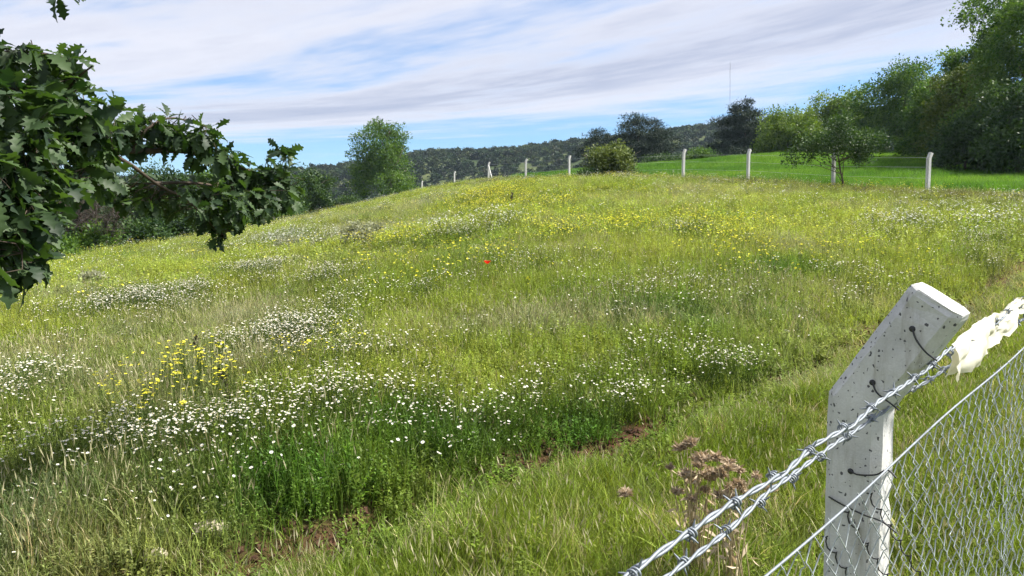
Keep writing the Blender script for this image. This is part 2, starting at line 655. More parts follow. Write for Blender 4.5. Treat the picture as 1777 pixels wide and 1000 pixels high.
# ------------------------------------------------------------------ far wooded hills
RIDGE = [(-1800, 330), (-600, 322), (0, 316), (300, 308), (500, 300), (620, 292), (740, 281), (850, 283), (950, 274), (1010, 266), (1130, 254), (1250, 248), (1400, 244),
         (1700, 240), (2100, 245), (3200, 270), (4200, 300)]
rx = np.array([(p[0] - 888.5) / F for p in RIDGE])
ry = np.array([(400 - p[1] - 4) / F for p in RIDGE])
rdg_th = np.arctan(rx)
rdg_sl = ry / np.sqrt(1 + rx ** 2)


def hill_z(th, r):
    top_r = 430 + 60 * np.sin(th * 3.1 + .5)
    h = np.interp(th, rdg_th, rdg_sl) * top_r + 1.8
    f = sm(r, 150, 1.0 * top_r.mean())
    back = 1 - .35 * sm(r, top_r.mean() * 1.05, top_r.mean() * 2.2)
    xx, yy = r * np.sin(th), r * np.cos(th)
    return (-14 + (h + 14) * f ** .85) * back + (fbm(xx, yy, .012, 4.) - .5) * 9 * f


th = np.radians(np.arange(-66, 66, .5))
hr = np.concatenate([np.linspace(140, 520, 70), np.linspace(540, 1000, 12)])
TH, HR = np.meshgrid(th, hr)
HZ = hill_z(TH.ravel(), HR.ravel())
HX, HY = (HR * np.sin(TH)).ravel(), (HR * np.cos(TH)).ravel()
nt = len(th)
i = np.arange(len(hr) - 1)[:, None] * nt
k = np.arange(nt - 1)[None]
Q = np.stack([i + k, i + k + 1, i + nt + k + 1, i + nt + k], -1).reshape(-1, 4)
add('hills', mesh_np('hills', np.stack([HX, HY, HZ], 1), [Q], [M_hill], True), kind='structure', label='low wooded hills rising beyond the meadow')


# ------------------------------------------------------------------ scattering with geometry nodes
def source_collection(name, meshes):
    c_ = bpy.data.collections.new(name)
    for i_, me_ in enumerate(meshes):
        o_ = bpy.data.objects.new('%s_%02d' % (name, i_), me_)
        c_.objects.link(o_)
    return c_


def scatter(name, P, rot, scl, idx, tint, src, label, parent=None, category=None):
    me_ = bpy.data.meshes.new(name)
    P = np.asarray(P, np.float32)
    me_.vertices.add(len(P))
    me_.vertices.foreach_set('co', P.ravel())
    for nm, typ, arr, key in (('rot', 'FLOAT_VECTOR', rot, 'vector'), ('scl', 'FLOAT_VECTOR', scl, 'vector'),
                              ('idx', 'INT', idx, 'value'), ('tint', 'FLOAT_VECTOR', tint, 'vector')):
        at_ = me_.attributes.new(nm, typ, 'POINT')
        at_.data.foreach_set(key, np.asarray(arr, np.int32 if typ == 'INT' else np.float32).ravel())
    o_ = add(name, me_, parent, kind='stuff', label=label)
    if category:
        o_['category'] = category
    ng = bpy.data.node_groups.new(name + '_nodes', 'GeometryNodeTree')
    ng.interface.new_socket('Geometry', in_out='INPUT', socket_type='NodeSocketGeometry')
    ng.interface.new_socket('Geometry', in_out='OUTPUT', socket_type='NodeSocketGeometry')
    G = NT(ng)
    gi, go = G.n('NodeGroupInput'), G.n('NodeGroupOutput')
    ci = G.n('GeometryNodeCollectionInfo')
    ci.inputs['Collection'].default_value = src
    ci.inputs['Separate Children'].default_value = True
    ci.inputs['Reset Children'].default_value = True
    ip = G.n('GeometryNodeInstanceOnPoints')
    G.l(gi.outputs[0], ip.inputs['Points'])
    G.l(ci.outputs[0], ip.inputs['Instance'])
    ip.inputs['Pick Instance'].default_value = True

    def named(nm, typ):
        nd = G.n('GeometryNodeInputNamedAttribute', data_type=typ)
        nd.inputs['Name'].default_value = nm
        return nd.outputs[0]
    G.l(named('idx', 'INT'), ip.inputs['Instance Index'])
    e2r = G.n('FunctionNodeEulerToRotation')
    G.l(named('rot', 'FLOAT_VECTOR'), e2r.inputs[0])
    G.l(e2r.outputs[0], ip.inputs['Rotation'])
    G.l(named('scl', 'FLOAT_VECTOR'), ip.inputs['Scale'])
    G.l(ip.outputs[0], go.inputs[0])
    md = o_.modifiers.new('scatter', 'NODES')
    md.node_group = ng
    return o_


# ------------------------------------------------------------------ vegetation sources
def blades(rng, n, h, spread, width, lean=.35, heads=0.0, segs=3):
    """one tuft: curved tapering blades, some carrying a seed head. material 0 grass, 1 head"""
    V, Qs, Ts, A, mQ, mT = [], [], [], [], [], []
    cnt = 0
    for _ in range(n):
        r_ = spread * math.sqrt(rng.random())
        t_ = rng.random() * 2 * math.pi
        b_ = np.array([r_ * math.cos(t_), r_ * math.sin(t_), -.02])
        az = rng.random() * 2 * math.pi
        hh = h * (.45 + .65 * rng.random())
        ln = lean * hh * (.3 + rng.random())
        d_ = np.array([math.cos(az), math.sin(az), 0])
        fz = rng.random() * 2 * math.pi
        s_ = np.array([math.cos(fz), math.sin(fz), 0]) * width * (.6 + .7 * rng.random())
        sh = rng.random()
        for k_ in range(segs + 1):
            f_ = k_ / segs
            c_ = b_ + d_ * ln * f_ ** 2 + np.array([0, 0, hh * (f_ - .12 * f_ ** 3)])
            wd = (1 - f_ ** 1.6)
            if k_ < segs:
                V += [c_ - s_ * wd, c_ + s_ * wd]
                A += [sh, sh]
            else:
                V.append(c_)
                A.append(sh)
        for k_ in range(segs - 1):
            Qs.append([cnt + 2 * k_, cnt + 2 * k_ + 1, cnt + 2 * k_ + 3, cnt + 2 * k_ + 2])
            mQ.append(0)
        Ts.append([cnt + 2 * segs - 2, cnt + 2 * segs - 1, cnt + 2 * segs])
        mT.append(0)
        cnt += 2 * segs + 1
        if rng.random() < heads:
            tip = V[-1]
            L_ = .03 + .04 * rng.random()
            s2 = np.array([math.cos(fz + 1), math.sin(fz + 1), 0]) * .0032
            up_ = np.array([d_[0] * .35, d_[1] * .35, 1]) * L_
            V += [tip - up_ * .2, tip + up_ * .35 - s2, tip + up_, tip + up_ * .35 + s2]
            A += [sh] * 4
            Qs.append([cnt, cnt + 1, cnt + 2, cnt + 3])
            mQ.append(1)
            cnt += 4
    return mesh_np('tuft', np.array(V), [np.array(Qs), np.array(Ts)], [M_grass, M_head], False, {'shade': A}, mQ + mT)


def herb(rng, n, h, spread, leaf, per=9):
    """leafy weeds: upright stems with small leaves all along"""
    V, Qs, A = [], [], []
    cnt = 0
    for _ in range(n):
        r_ = spread * math.sqrt(rng.random())
        t_ = rng.random() * 2 * math.pi
        b_ = np.array([r_ * math.cos(t_), r_ * math.sin(t_), -.02])
        az = rng.random() * 2 * math.pi
        hh = h * (.5 + .6 * rng.random())
        d_ = np.array([math.cos(az), math.sin(az), 0]) * hh * .3 * rng.random()
        sw = np.array([-math.sin(az), math.cos(az), 0]) * .0022
        tip = b_ + d_ + np.array([0, 0, hh])
        sh = rng.random()
        V += [b_ - sw, b_ + sw, tip + sw * .4, tip - sw * .4]
        A += [sh] * 4
        Qs.append([cnt, cnt + 1, cnt + 2, cnt + 3])
        cnt += 4
        for k_ in range(per):
            f_ = .12 + .9 * (k_ + rng.random()) / per
            c_ = b_ + (tip - b_) * min(1, f_)
            la = rng.random() * 2 * math.pi
            L_ = leaf * (1.2 - .6 * f_) * (.6 + .7 * rng.random())
            o_ = np.array([math.cos(la), math.sin(la), .15 + .9 * rng.random()])
            o_ /= np.linalg.norm(o_)
            s_ = np.cross(o_, [0, 0, 1.0])
            s_ = s_ / (np.linalg.norm(s_) + 1e-9) * L_ * .2 + np.array([0, 0, (rng.random() - .5) * L_ * .2])
            V += [c_, c_ + o_ * L_ * .5 - s_, c_ + o_ * L_ - np.array([0, 0, L_ * .15]), c_ + o_ * L_ * .5 + s_]
            sl = np.clip(sh + rng.normal() * .2, 0, 1)
            A += [sl] * 4
            Qs.append([cnt, cnt + 1, cnt + 2, cnt + 3])
            cnt += 4
    return mesh_np('herb', np.array(V), [np.array(Qs)], [M_grass], False, {'shade': A})


def flower_mesh(rng, petals, rad, h, mat_p, disc=True, heads=1, hspread=0.0, cup=.15, stem_r=.0009):
    """stem with one or more flower heads. materials: stem, petal, disc"""
    V, Qs, A, mm = [], [], [], []
    cnt = 0
    for hd in range(heads):
        off = np.array([rng.normal() * hspread, rng.normal() * hspread, 0])
        hh = h * (1 - .25 * rng.random() * (heads > 1))
        tip = off + np.array([rng.normal() * .02, rng.normal() * .02, hh])
        az = rng.random() * 6.28
        for q_ in (0, 1.57):
            s_ = np.array([math.cos(az + q_), math.sin(az + q_), 0]) * stem_r
            b_ = off * .2
            V += [b_ - s_, b_ + s_, tip + s_, tip - s_]
            Qs.append([cnt, cnt + 1, cnt + 2, cnt + 3])
            mm.append(0)
            A += [.5] * 4
            cnt += 4
        nrm = np.array([rng.normal() * .3, rng.normal() * .3 - .12, 1.0])
        nrm /= np.linalg.norm(nrm)
        e1 = np.cross(nrm, [0, 1, 0])
        e1 /= np.linalg.norm(e1)
        e2 = np.cross(nrm, e1)
        for p_ in range(petals):
            a0 = 2 * math.pi * (p_ + .2 * rng.random()) / petals
            hw = math.pi / petals * .92
            rd = rad * (.88 + .2 * rng.random())
            D = lambda an, r_, zz_: tip + (e1 * math.cos(an) + e2 * math.sin(an)) * r_ + nrm * zz_
            V += [D(a0, rad * .15, 0), D(a0 - hw, rd * .7, cup * rad * .6), D(a0, rd, cup * rad), D(a0 + hw, rd * .7, cup * rad * .6)]
            Qs.append([cnt, cnt + 1, cnt + 2, cnt + 3])
            mm.append(1)
            A += [rng.random()] * 4
            cnt += 4
        if disc:
            for q_ in range(3):
                a0 = q_ * math.pi / 3 * 2
                D = lambda an, r_, zz_: tip + (e1 * math.cos(an) + e2 * math.sin(an)) * r_ + nrm * zz_
                r_ = rad * .33
                V += [D(a0, r_, rad * .08), D(a0 + 1.05, r_, rad * .08), D(a0 + 2.1, r_, rad * .08), tip + nrm * rad * .25]
                Qs.append([cnt, cnt + 1, cnt + 2, cnt + 3])
                mm.append(2)
                A += [.5] * 4
                cnt += 4
    return mesh_np('flower', np.array(V), [np.array(Qs)], [M_stem, mat_p, M_disc], False, {'shade': A}, mm)


srng = np.random.default_rng(3)
SRC_NEAR = source_collection('near_tuft', [
    blades(srng, 46, .26, .11, .0026, .5), blades(srng, 46, .28, .12, .0028, .35), blades(srng, 40, .24, .10, .0032, .7),     # 0-2 grass
    blades(srng, 40, .32, .12, .0020, .35, .22), blades(srng, 40, .29, .13, .0020, .5, .28),                                     # 3-4 seeding grass
    herb(srng, 11, .25, .11, .032, 13), herb(srng, 12, .21, .12, .026, 14), herb(srng, 10, .28, .10, .040, 12),                        # 5-7 weeds
])
SRC_FAR = source_collection('far_tuft', [
    blades(srng, 34, .26, .17, .006, .5, 0, 2), blades(srng, 34, .28, .17, .006, .4, 0, 2), blades(srng, 30, .24, .16, .007, .7, 0, 2),
    blades(srng, 34, .32, .17, .005, .4, .3, 2), blades(srng, 34, .29, .18, .005, .5, .35, 2),
    herb(srng, 9, .26, .16, .07, 7), herb(srng, 9, .23, .16, .065, 7), herb(srng, 9, .30, .16, .075, 7),
])


# ------------------------------------------------------------------ the meadow's patches (place, width and depth on the ground)
def blob(px, py, rx_, ry_, wgt=1.0, lift=.15):
    c_ = ground_at(px, py, lift)
    d0 = np.hypot(c_[0], c_[1])
    up_ = ground_at(px, py - ry_, lift)
    dn_ = ground_at(px, py + ry_, lift)
    r_side = rx_ * c_[1] / F * (1.5 if lift > .2 else 1.0)
    r_dep = (1.7 if lift > .2 else 1.0) * max(.2, min(abs(up_[1] - dn_[1]) / 2, 12))
    return (c_[0], c_[1], r_side, r_dep, wgt)


def field(blobs, x, y):
    t = np.zeros(len(x))
    ddir = np.hypot(x, y) + 1e-6
    for bx_, by_, rs, rd, wg in blobs:
        L_ = math.hypot(bx_, by_)
        ux, uy = bx_ / L_, by_ / L_
        dep = (x - bx_) * ux + (y - by_) * uy
        sd = (x - bx_) * uy - (y - by_) * ux
        t = np.maximum(t, wg * np.exp(-((sd / rs) ** 2 + (dep / rd) ** 2)))
    return t


B_white = [blob(*b_, .28) for b_ in [
    (60, 785, 90, 26, 1.3), (200, 770, 110, 24, 1.3), (330, 762, 110, 26, 1.1), (430, 745, 60, 30, .6), (30, 640, 60, 16, .45),
    (560, 665, 70, 18, .45), (640, 650, 60, 14, .4), (740, 660, 60, 30, .2), (670, 765, 40, 14, .6), (720, 720, 120, 60, .28),
    (1090, 680, 55, 28, .8), (1290, 628, 80, 16, .7), (1200, 690, 90, 30, .4), (960, 660, 110, 24, .35),
    (265, 512, 70, 11, 1.5), (320, 497, 50, 7, 1.2), (205, 524, 35, 7, .9), (515, 553, 45, 8, 1.2), (455, 568, 45, 7, .8), (560, 520, 50, 10, .4), (445, 457, 35, 7, .9), (560, 471, 35, 7, .8),
    (490, 411, 55, 6, .8), (800, 391, 40, 6, 1.0), (868, 376, 30, 5, .8), (940, 440, 80, 10, .3), (1185, 388, 22, 6, .35),
    (1560, 385, 45, 12, .5), (1650, 370, 80, 16, .25), (1710, 400, 40, 20, .25), (1710, 437, 30, 12, .4), (1660, 352, 60, 8, .2), (1230, 486, 50, 10, .5), (1100, 492, 60, 8, .4), (1560, 500, 40, 10, .5),
    (700, 490, 70, 8, .35), (620, 590, 120, 12, .3), (1480, 470, 60, 12, .35), (90, 880, 200, 60, .24), (330, 890, 200, 70, .20), (560, 860, 120, 50, .12), (1140, 600, 60, 12, .4)]]
B_yellow = [blob(*b_, .34) for b_ in [
    (325, 628, 35, 22, 1), (225, 690, 50, 30, .9), (262, 645, 60, 24, .7), (385, 655, 50, 18, .4), (852, 334, 42, 8, .9), (800, 338, 30, 5, .6), (990, 386, 50, 10, .6), (1065, 380, 40, 8, .6),
    (1330, 432, 60, 12, .5), (820, 432, 90, 14, .35), (1250, 376, 60, 8, .45), (700, 405, 60, 8, .4), (1440, 420, 50, 10, .4), (950, 345, 60, 6, .35), (560, 590, 80, 12, .2)]]
B_lush = [blob(*b_) for b_ in [
    (1330, 520, 90, 40, 1), (1230, 550, 140, 40, .9), (700, 730, 330, 55, .9), (1000, 640, 140, 30, .7), (200, 840, 260, 50, 1), (480, 800, 200, 70, 1), (1380, 590, 120, 40, .8), (1000, 720, 130, 50, .7),
    (1360, 460, 50, 14, .8), (1290, 375, 60, 7, .4), (60, 900, 150, 60, .5), (1180, 445, 60, 9, .3), (880, 395, 50, 6, .8)]]
B_dry = [blob(*b_) for b_ in [
    (420, 540, 110, 22, .8), (1000, 545, 180, 30, .8), (720, 600, 130, 18, .6), (60, 600, 110, 26, .7), (330, 600, 120, 16, .5), (620, 372, 120, 7, 1.0), (500, 388, 90, 6, 1.0), (1190, 325, 80, 7, .9),
    (1330, 328, 80, 8, .8), (1010, 318, 80, 5, .6), (1755, 480, 60, 26, 1.2), (1700, 520, 40, 20, .8), (1420, 640, 70, 14, .7), (1260, 700, 70, 12, .5), (1000, 600, 120, 18, .4), (250, 560, 90, 14, .5),
    (430, 620, 110, 22, .5), (750, 345, 80, 5, .8), (1100, 340, 140, 6, .4), (1500, 345, 100, 7, .5), (140, 650, 130, 24, .5)]]
C_GREEN = np.array([.145, .222, .032])
C_YELLOW = np.array([.305, .345, .062])
C_DRY = np.array([.320, .325, .150])
C_PURPLE = np.array([.300, .295, .205])
C_LUSH = np.array([.082, .170, .022])
C_STRIP = np.array([.190, .248, .032])
C_HEDGE = np.array([.135, .135, .060])


FENCE_FAR_PX = [(1605, 338, 29), (1442, 332, 33.5), (1295, 317, 38), (1183, 312, 42), (1072, 311, 48), (987, 310, 55), (912, 314, 59), (848, 316, 68), (789, 328, 78), (733, 343, 84), (647, 359, 97)]
FENCE_FAR = np.array([pt(*c_)[:2] for c_ in FENCE_FAR_PX])


def fence_side(x, y):
    """positive beyond the far fence (crop side)"""
    P_ = np.vstack([[FENCE_FAR[0] + (FENCE_FAR[0] - FENCE_FAR[1]) * 6], FENCE_FAR])
    xs = np.interp(y, P_[:, 1], P_[:, 0])
    return x - xs


def patch(x, y):
    """colours and make-up of the meadow at each point"""
    n = len(x)
    r_ = np.hypot(x, y)
    yel = np.clip(.34 + 1.1 * (fbm(x, y, .35, 1.) - .35) + .25 * sm(r_, 5, 12), 0, 1)
    lush = np.clip(field(B_lush, x, y) + 2.4 * (fbm(x, y, .55, 31.) - .60), 0, 1)
    dry = np.clip(field(B_dry, x, y) * (.55 + .9 * fbm(x, y, 1.1, 3.)) + 2.2 * (fbm(x, y, .6, 17.) - .58), 0, 1)
    fd_ = furrow_dist(x, y)
    strip = sm(-fd_, .15, .5)
    purp = (fbm(x, y, .9, 23.) > .5)[:, None]
    c_ = C_GREEN * (1 - yel[:, None]) + C_YELLOW * yel[:, None]
    c_ = c_ * (1 - lush[:, None]) + C_LUSH * lush[:, None]
    c_ = c_ * (1 - .8 * dry[:, None]) + np.where(purp, C_PURPLE, C_DRY) * .8 * dry[:, None]
    st = strip[:, None]
    c_ = c_ * (1 - .75 * st) + (C_STRIP * (.75 + .5 * fbm(x, y, 1.6, 7.))[:, None]) * .75 * st
    fs = fence_side(x, y)
    hb = (np.exp(-((fs + 2.2) / 2.4) ** 2) * (r_ < 62) * (.35 + .9 * fbm(x, y, .5, 81.)))[:, None].clip(0, .9)
    c_ = c_ * (1 - hb) + np.where(purp, C_HEDGE, C_HEDGE * .8) * hb
    return c_, lush, dry, fd_


def cone_points(r0, r1, dens, half=40, rng=RNG):
    """random points on the ground of a sector in front of the camera; dens per square metre"""
    area = R(2 * half) / 2 * (r1 ** 2 - r0 ** 2)
    n = int(area * dens)
    r_ = np.sqrt(rng.random(n) * (r1 ** 2 - r0 ** 2) + r0 ** 2)
    t_ = (rng.random(n) * 2 - 1) * R(half)
    return r_ * np.sin(t_), r_ * np.cos(t_)


def visible(x, y, z, top=.45, margin=1.2):
    """keeps what is not buried behind the crest (seen from a zone around the viewpoint)"""
    ok = np.ones(len(x), bool)
    hmax = np.full(len(x), -9.)
    for f_ in np.linspace(.25, .97, 14):
        h_ = (terrain0(x * f_, y * f_) - EYE[2]) / (np.hypot(x, y) * f_)
        hmax = np.maximum(hmax, h_)
    return (z + top + margin - EYE[2]) / np.hypot(x, y) > hmax


def meadow(r0, r1, dens, half, src, name, label, size=1.0):
    x, y = cone_points(r0, r1, dens, half)
    keep = (fence_side(x, y) < .4)
    x, y = x[keep], y[keep]
    z = terrain(x, y)
    if r0 > 25:
        k_ = visible(x, y, z)
        x, y, z = x[k_], y[k_], z[k_]
    c_, lush, dry, fd_ = patch(x, y)
    n = len(x)
    # bare soil along the furrow, broken by tufts
    soilgap = .78 * np.exp(-((fd_ + .02) / .24) ** 4) * sm(fbm(x, y, .95, 41., 2), .46, .58) * (.55 + .45 * sm(vnoise(x, y, 7., 5.), .3, .5))
    soilgap = np.maximum(soilgap, .30 * np.exp(-((fd_ + .05) / .3) ** 2))
    keep = RNG.random(n) > soilgap
    x, y, z, c_, lush, dry, fd_ = [q_[keep] for q_ in (x, y, z, c_, lush, dry, fd_)]
    n = len(x)
    u_ = RNG.random(n)
    strip = fd_ < -.2
    idx = np.where(u_ < .30, RNG.integers(0, 3, n), RNG.integers(5, 8, n))
    idx = np.where((RNG.random(n) < dry * .7) | (RNG.random(n) < .08), RNG.integers(3, 5, n), idx)
    idx = np.where(strip & (RNG.random(n) < .85), np.where(RNG.random(n) < .75, RNG.integers(0, 3, n), RNG.integers(3, 5, n)), idx)
    hgt = (.45 + .75 * fbm(x, y, .9, 51.)) * (.7 + .5 * RNG.random(n))
    hgt *= 1 + .22 * lush * (fd_ > 0)
    hgt *= np.where(fd_ > .15, 1.12, .92) * (1 - .45 * np.exp(-((fd_) / .3) ** 2))
    wd = (.8 + .45 * RNG.random(n)) * size
    straw = (RNG.random(n) < np.where(strip, .05, .02) + .06 * dry) & (idx < 5)
    c_ = np.where(straw[:, None], np.array([.50, .43, .24]), c_)
    hgt *= .72 + .56 * fbm(x, y, 2.6, 57.)
    tint = c_ * (.72 + .56 * RNG.random((n, 1))) * (1 + .14 * (RNG.random((n, 3)) - .5))
    rot = np.stack([RNG.normal(0, .10, n), RNG.normal(0, .10, n), RNG.random(n) * 6.283], 1)
    scl = np.stack([wd, wd, hgt * (size ** .35)], 1)
    scatter(name, np.stack([x, y, z], 1), rot, scl, idx, tint, src, label)
    return n


cnts = []
cnts.append(meadow(1.2, 6.5, 190, 46, SRC_NEAR, 'meadow_grass', 'tall green and yellowish meadow grass and weeds close by'))
cnts.append(meadow(6.5, 14, 85, 41, SRC_NEAR, 'meadow_grass', 'flowery meadow grass on the middle of the slope', 1.15))
cnts.append(meadow(14, 32, 24, 39, SRC_FAR, 'meadow_grass', 'yellow green meadow grass on the upper slope', 1.15))
cnts.append(meadow(32, 100, 7, 38, SRC_FAR, 'meadow_grass', 'pale dry edged meadow grass along the crest', 1.6))

# ------------------------------------------------------------------ flowers
SRC_DAISY = source_collection('daisy', [flower_mesh(srng, 11, r_, h_, M_petal) for h_, r_ in ((.28, .0082), (.32, .0068), (.25, .0092))] +
                              [flower_mesh(srng, 8, .0078, h_, M_petal, True, 7, .08) for h_ in (.28, .32)])
SRC_DAISY_FAR = source_collection('daisy_cluster', [flower_mesh(srng, 6, .0135, h_, M_petal, False, 9, .15, .1, .001) for h_ in (.31, .36)])
SRC_YELLOW = source_collection('yellow_flower', [flower_mesh(srng, 5, .010, h_, M_yel, False, 6, .022, .3) for h_ in (.34, .40)] )
SRC_YELLOW_FAR = source_collection('yellow_cluster', [flower_mesh(srng, 5, .015, h_, M_yel, False, 8, .14, .2, .001) for h_ in (.34, .40)])


def flowers(blobs, r0, r1, dens, half, floor, power=1.0, nz=.8):
    x, y = cone_points(r0, r1, dens, half)
    f_ = field(blobs, x, y) * np.clip((fbm(x, y, 2.2, 61.) - .25) * 2.2 * nz + (1 - nz), 0, 1.4) + floor * np.clip((fbm(x, y, .8, 71.) - .3) * 2.5, 0, 1)
    fd_ = furrow_dist(x, y)
    k_ = (RNG.random(len(x)) < f_ ** power) & (fence_side(x, y) < 0) & (fd_ > .1)
    x, y = x[k_], y[k_]
    z = terrain(x, y)
    if r0 > 20:
        k_ = visible(x, y, z)
        x, y, z = x[k_], y[k_], z[k_]
    return x, y, z


def place_flowers(name, src, nsrc, xyz, label, smin=.85, smax=1.2):
    x, y, z = xyz
    n = len(x)
    s_ = smin + (smax - smin) * RNG.random(n)
    scatter(name, np.stack([x, y, z], 1), np.stack([RNG.normal(0, .12, n), RNG.normal(0, .12, n), RNG.random(n) * 6.28], 1),
            np.stack([s_] * 3, 1), RNG.integers(0, nsrc, n), np.ones((n, 3)), src, label)
    cnts.append(n)


def take_nearest(xyz, n):
    """splits off the n nearest that stand inside the picture"""
    x, y, z = xyz
    inside = (np.abs(x / y) < .64) & (y > 2.2)
    order = np.argsort(np.where(inside, np.hypot(x, y), 1e9))
    a_, b_ = order[:n], order[n:]
    return (x[a_], y[a_], z[a_]), (x[b_], y[b_], z[b_])


def single_flowers(name, meshes, xyz, label, category, group):
    for i_, (x, y, z) in enumerate(zip(*xyz)):
        o_ = add(name, meshes[i_ % len(meshes)], None, (x, y, z), label=label, category=category, group=group)
        s_ = .8 + .5 * RNG.random()
        o_.scale = (s_, s_, s_)
        o_.rotation_euler = (RNG.normal() * .1, RNG.normal() * .1, RNG.random() * 6.28)


near_w = flowers(B_white, 1.6, 7.5, 1450, 40, .018, 1.2, .75)
single, rest = take_nearest(near_w, 280)
DAISY = [o_.data for o_ in SRC_DAISY.objects][:3]
single_flowers('daisy', DAISY, single, 'white daisy in bloom among the weeds nearest the fence', 'flower', 'daisies in the near meadow')
place_flowers('daisies', SRC_DAISY, 5, rest, 'white daisies blooming in drifts through the near meadow')
place_flowers('daisies', SRC_DAISY, 5, flowers(B_white, 7.5, 16, 470, 40, .08, 1.35, .8), 'white daisies spread over the middle of the slope', .95, 1.3)
place_flowers('daisies', SRC_DAISY_FAR, 2, flowers(B_white, 16, 75, 60, 39, .09, 1.3, .7), 'white daisy drifts on the upper slope', .9, 1.4)
near_y = flowers(B_yellow, 3, 9.5, 150, 40, .003, 1.2, .7)
single, rest = take_nearest(near_y, 130)
YEL = [o_.data for o_ in SRC_YELLOW.objects]
single_flowers('mustard_flower', YEL, single, 'yellow mustard flower in the patch behind the daisy bank', 'flower', 'yellow flowers in the meadow')
place_flowers('mustard_flowers', SRC_YELLOW, 2, rest, 'yellow mustard flowers thinly spread in the meadow')
place_flowers('mustard_flowers', SRC_YELLOW_FAR, 2, flowers(B_yellow, 9.5, 75, 34, 39, .06, 1.2, .7), 'yellow flower drifts on the upper slope', .9, 1.3)
print('SCATTER', cnts)

# crumbled earth along the furrow
def clod(seed):
    rng = np.random.default_rng(seed)
    bm = bmesh.new()
    bmesh.ops.create_icosphere(bm, subdivisions=1, radius=1)
    for v_ in bm.verts:
        v_.co *= .7 + .6 * rng.random()
    me_ = bpy.data.meshes.new('clod')
    bm.to_mesh(me_)
    bm.free()
    me_.materials.append(M_clod)
    return me_


M_clod = plain_mat('red_brown_earth', (.075, .042, .028), .95, 0, .1, .5, 3)
n = 5200
seg = RNG.integers(0, len(FUR) - 2, n)
f_ = RNG.random((n, 1))
P = FUR[seg] * (1 - f_) + FUR[seg + 1] * f_ + RNG.normal(0, .17, (n, 2))
s_ = .005 + .022 * RNG.random(n) ** 3
scatter('earth_clods', np.stack([P[:, 0], P[:, 1], terrain(P[:, 0], P[:, 1]) + s_ * .3], 1), RNG.random((n, 3)) * 6.28, np.stack([s_, s_, s_ * .8], 1), RNG.integers(0, 4, n), np.ones((n, 3)),
        source_collection('clod', [clod(q_) for q_ in range(4)]), 'crumbled red brown earth along the furrow')

# ------------------------------------------------------------------ bright crop beyond the far fence
def crop():
    n = 60000
    x = RNG.uniform(0, 75, n)
    y = RNG.uniform(14, 100, n)
    k_ = (fence_side(x, y) > 1.2 + 1.2 * vnoise(x, y, .4, 3.)) & (np.abs(x / y) < .95) & (y < 84)
    x, y = x[k_], y[k_]
    z = terrain(x, y)
    k_ = visible(x, y, z, .5, .5)
    x, y, z = x[k_], y[k_], z[k_]
    n = len(x)
    C0, C1 = np.array([.075, .190, .016]), np.array([.165, .300, .030])
    f_ = np.clip((fbm(x, y, .13, 9.) - .3) * 2.2 + .18 * np.sin((x * .55 - y * .83) * 2.1), 0, 1)[:, None]
    tint = (C0 * (1 - f_) + C1 * f_) * (.8 + .4 * RNG.random((n, 1)))
    wd = 1.5 + .4 * RNG.random(n)
    scatter('crop', np.stack([x, y, z], 1), np.stack([RNG.normal(0, .06, n), RNG.normal(0, .06, n), RNG.random(n) * 6.28], 1),
            np.stack([wd, wd, 1.5 + .4 * RNG.random(n)], 1), RNG.integers(0, 2, n), tint, SRC_FAR, 'bright green young grain crop beyond the far fence')
    return n


print('CROP', crop())


# ------------------------------------------------------------------ trees
def leaf_quads(C, D, L, wid, rng):
    """diamond leaves at C pointing along D, length L"""
    n = len(C)
    s_ = np.cross(D, rng.normal(size=(n, 3)))
    s_ /= np.linalg.norm(s_, axis=1)[:, None] + 1e-9
    L = L[:, None]
    nrm = np.cross(D, s_)
    V = np.stack([C, C + D * L * .5 - s_ * L * wid + nrm * L * .08, C + D * L, C + D * L * .5 + s_ * L * wid + nrm * L * .08], 1).reshape(-1, 3)
    Q_ = np.arange(4 * n).reshape(-1, 4)
    return V, Q_


def crown_mesh(name, lobes, n_clump, per, clump_r, leaf, mat, rng, wid=.3, flat=1.0, up=.2, shell=.55):
    """leaf clumps spread through a union of ellipsoid lobes (cx,cy,cz,rx,ry,rz)"""
    lobes = np.asarray(lobes, float)
    vol = lobes[:, 3] * lobes[:, 4] * lobes[:, 5]
    vol = vol ** .75
    pick = rng.choice(len(lobes), n_clump, p=vol / vol.sum())
    d_ = rng.normal(size=(n_clump, 3))
    d_ /= np.linalg.norm(d_, axis=1)[:, None]
    rad = (shell + (1 - shell) * rng.random(n_clump) ** .6)
    rad = np.where(rng.random(n_clump) < .25, rng.random(n_clump) ** .5, rad)
    rad *= 1 + .13 * rng.normal(size=n_clump)
    C = lobes[pick, :3] + d_ * rad[:, None] * lobes[pick, 3:]
    cs = clump_r * (.55 + .9 * rng.random(n_clump))
    sh = np.clip(rng.normal(.42, .30, n_clump), 0, 1)
    off = rng.normal(size=(n_clump, per, 3))
    off /= np.linalg.norm(off, axis=2)[:, :, None]
    off *= (rng.random((n_clump, per, 1)) ** .5)
    P = C[:, None] + off * cs[:, None, None] * np.array([1, 1, .75 * flat])
    D = off + rng.normal(size=off.shape) * .7 + np.array([0, 0, up])
    D /= np.linalg.norm(D, axis=2)[:, :, None]
    P = P.reshape(-1, 3)
    D = D.reshape(-1, 3)
    L = leaf * (.6 + .8 * rng.random(len(P)))
    V, Q_ = leaf_quads(P, D, L, wid, rng)
    A = np.clip(np.repeat(sh, per) + rng.normal(0, .15, len(P)), 0, 1)
    return mesh_np(name, V, [Q_], [mat], False, {'shade': np.repeat(A, 4)}), C


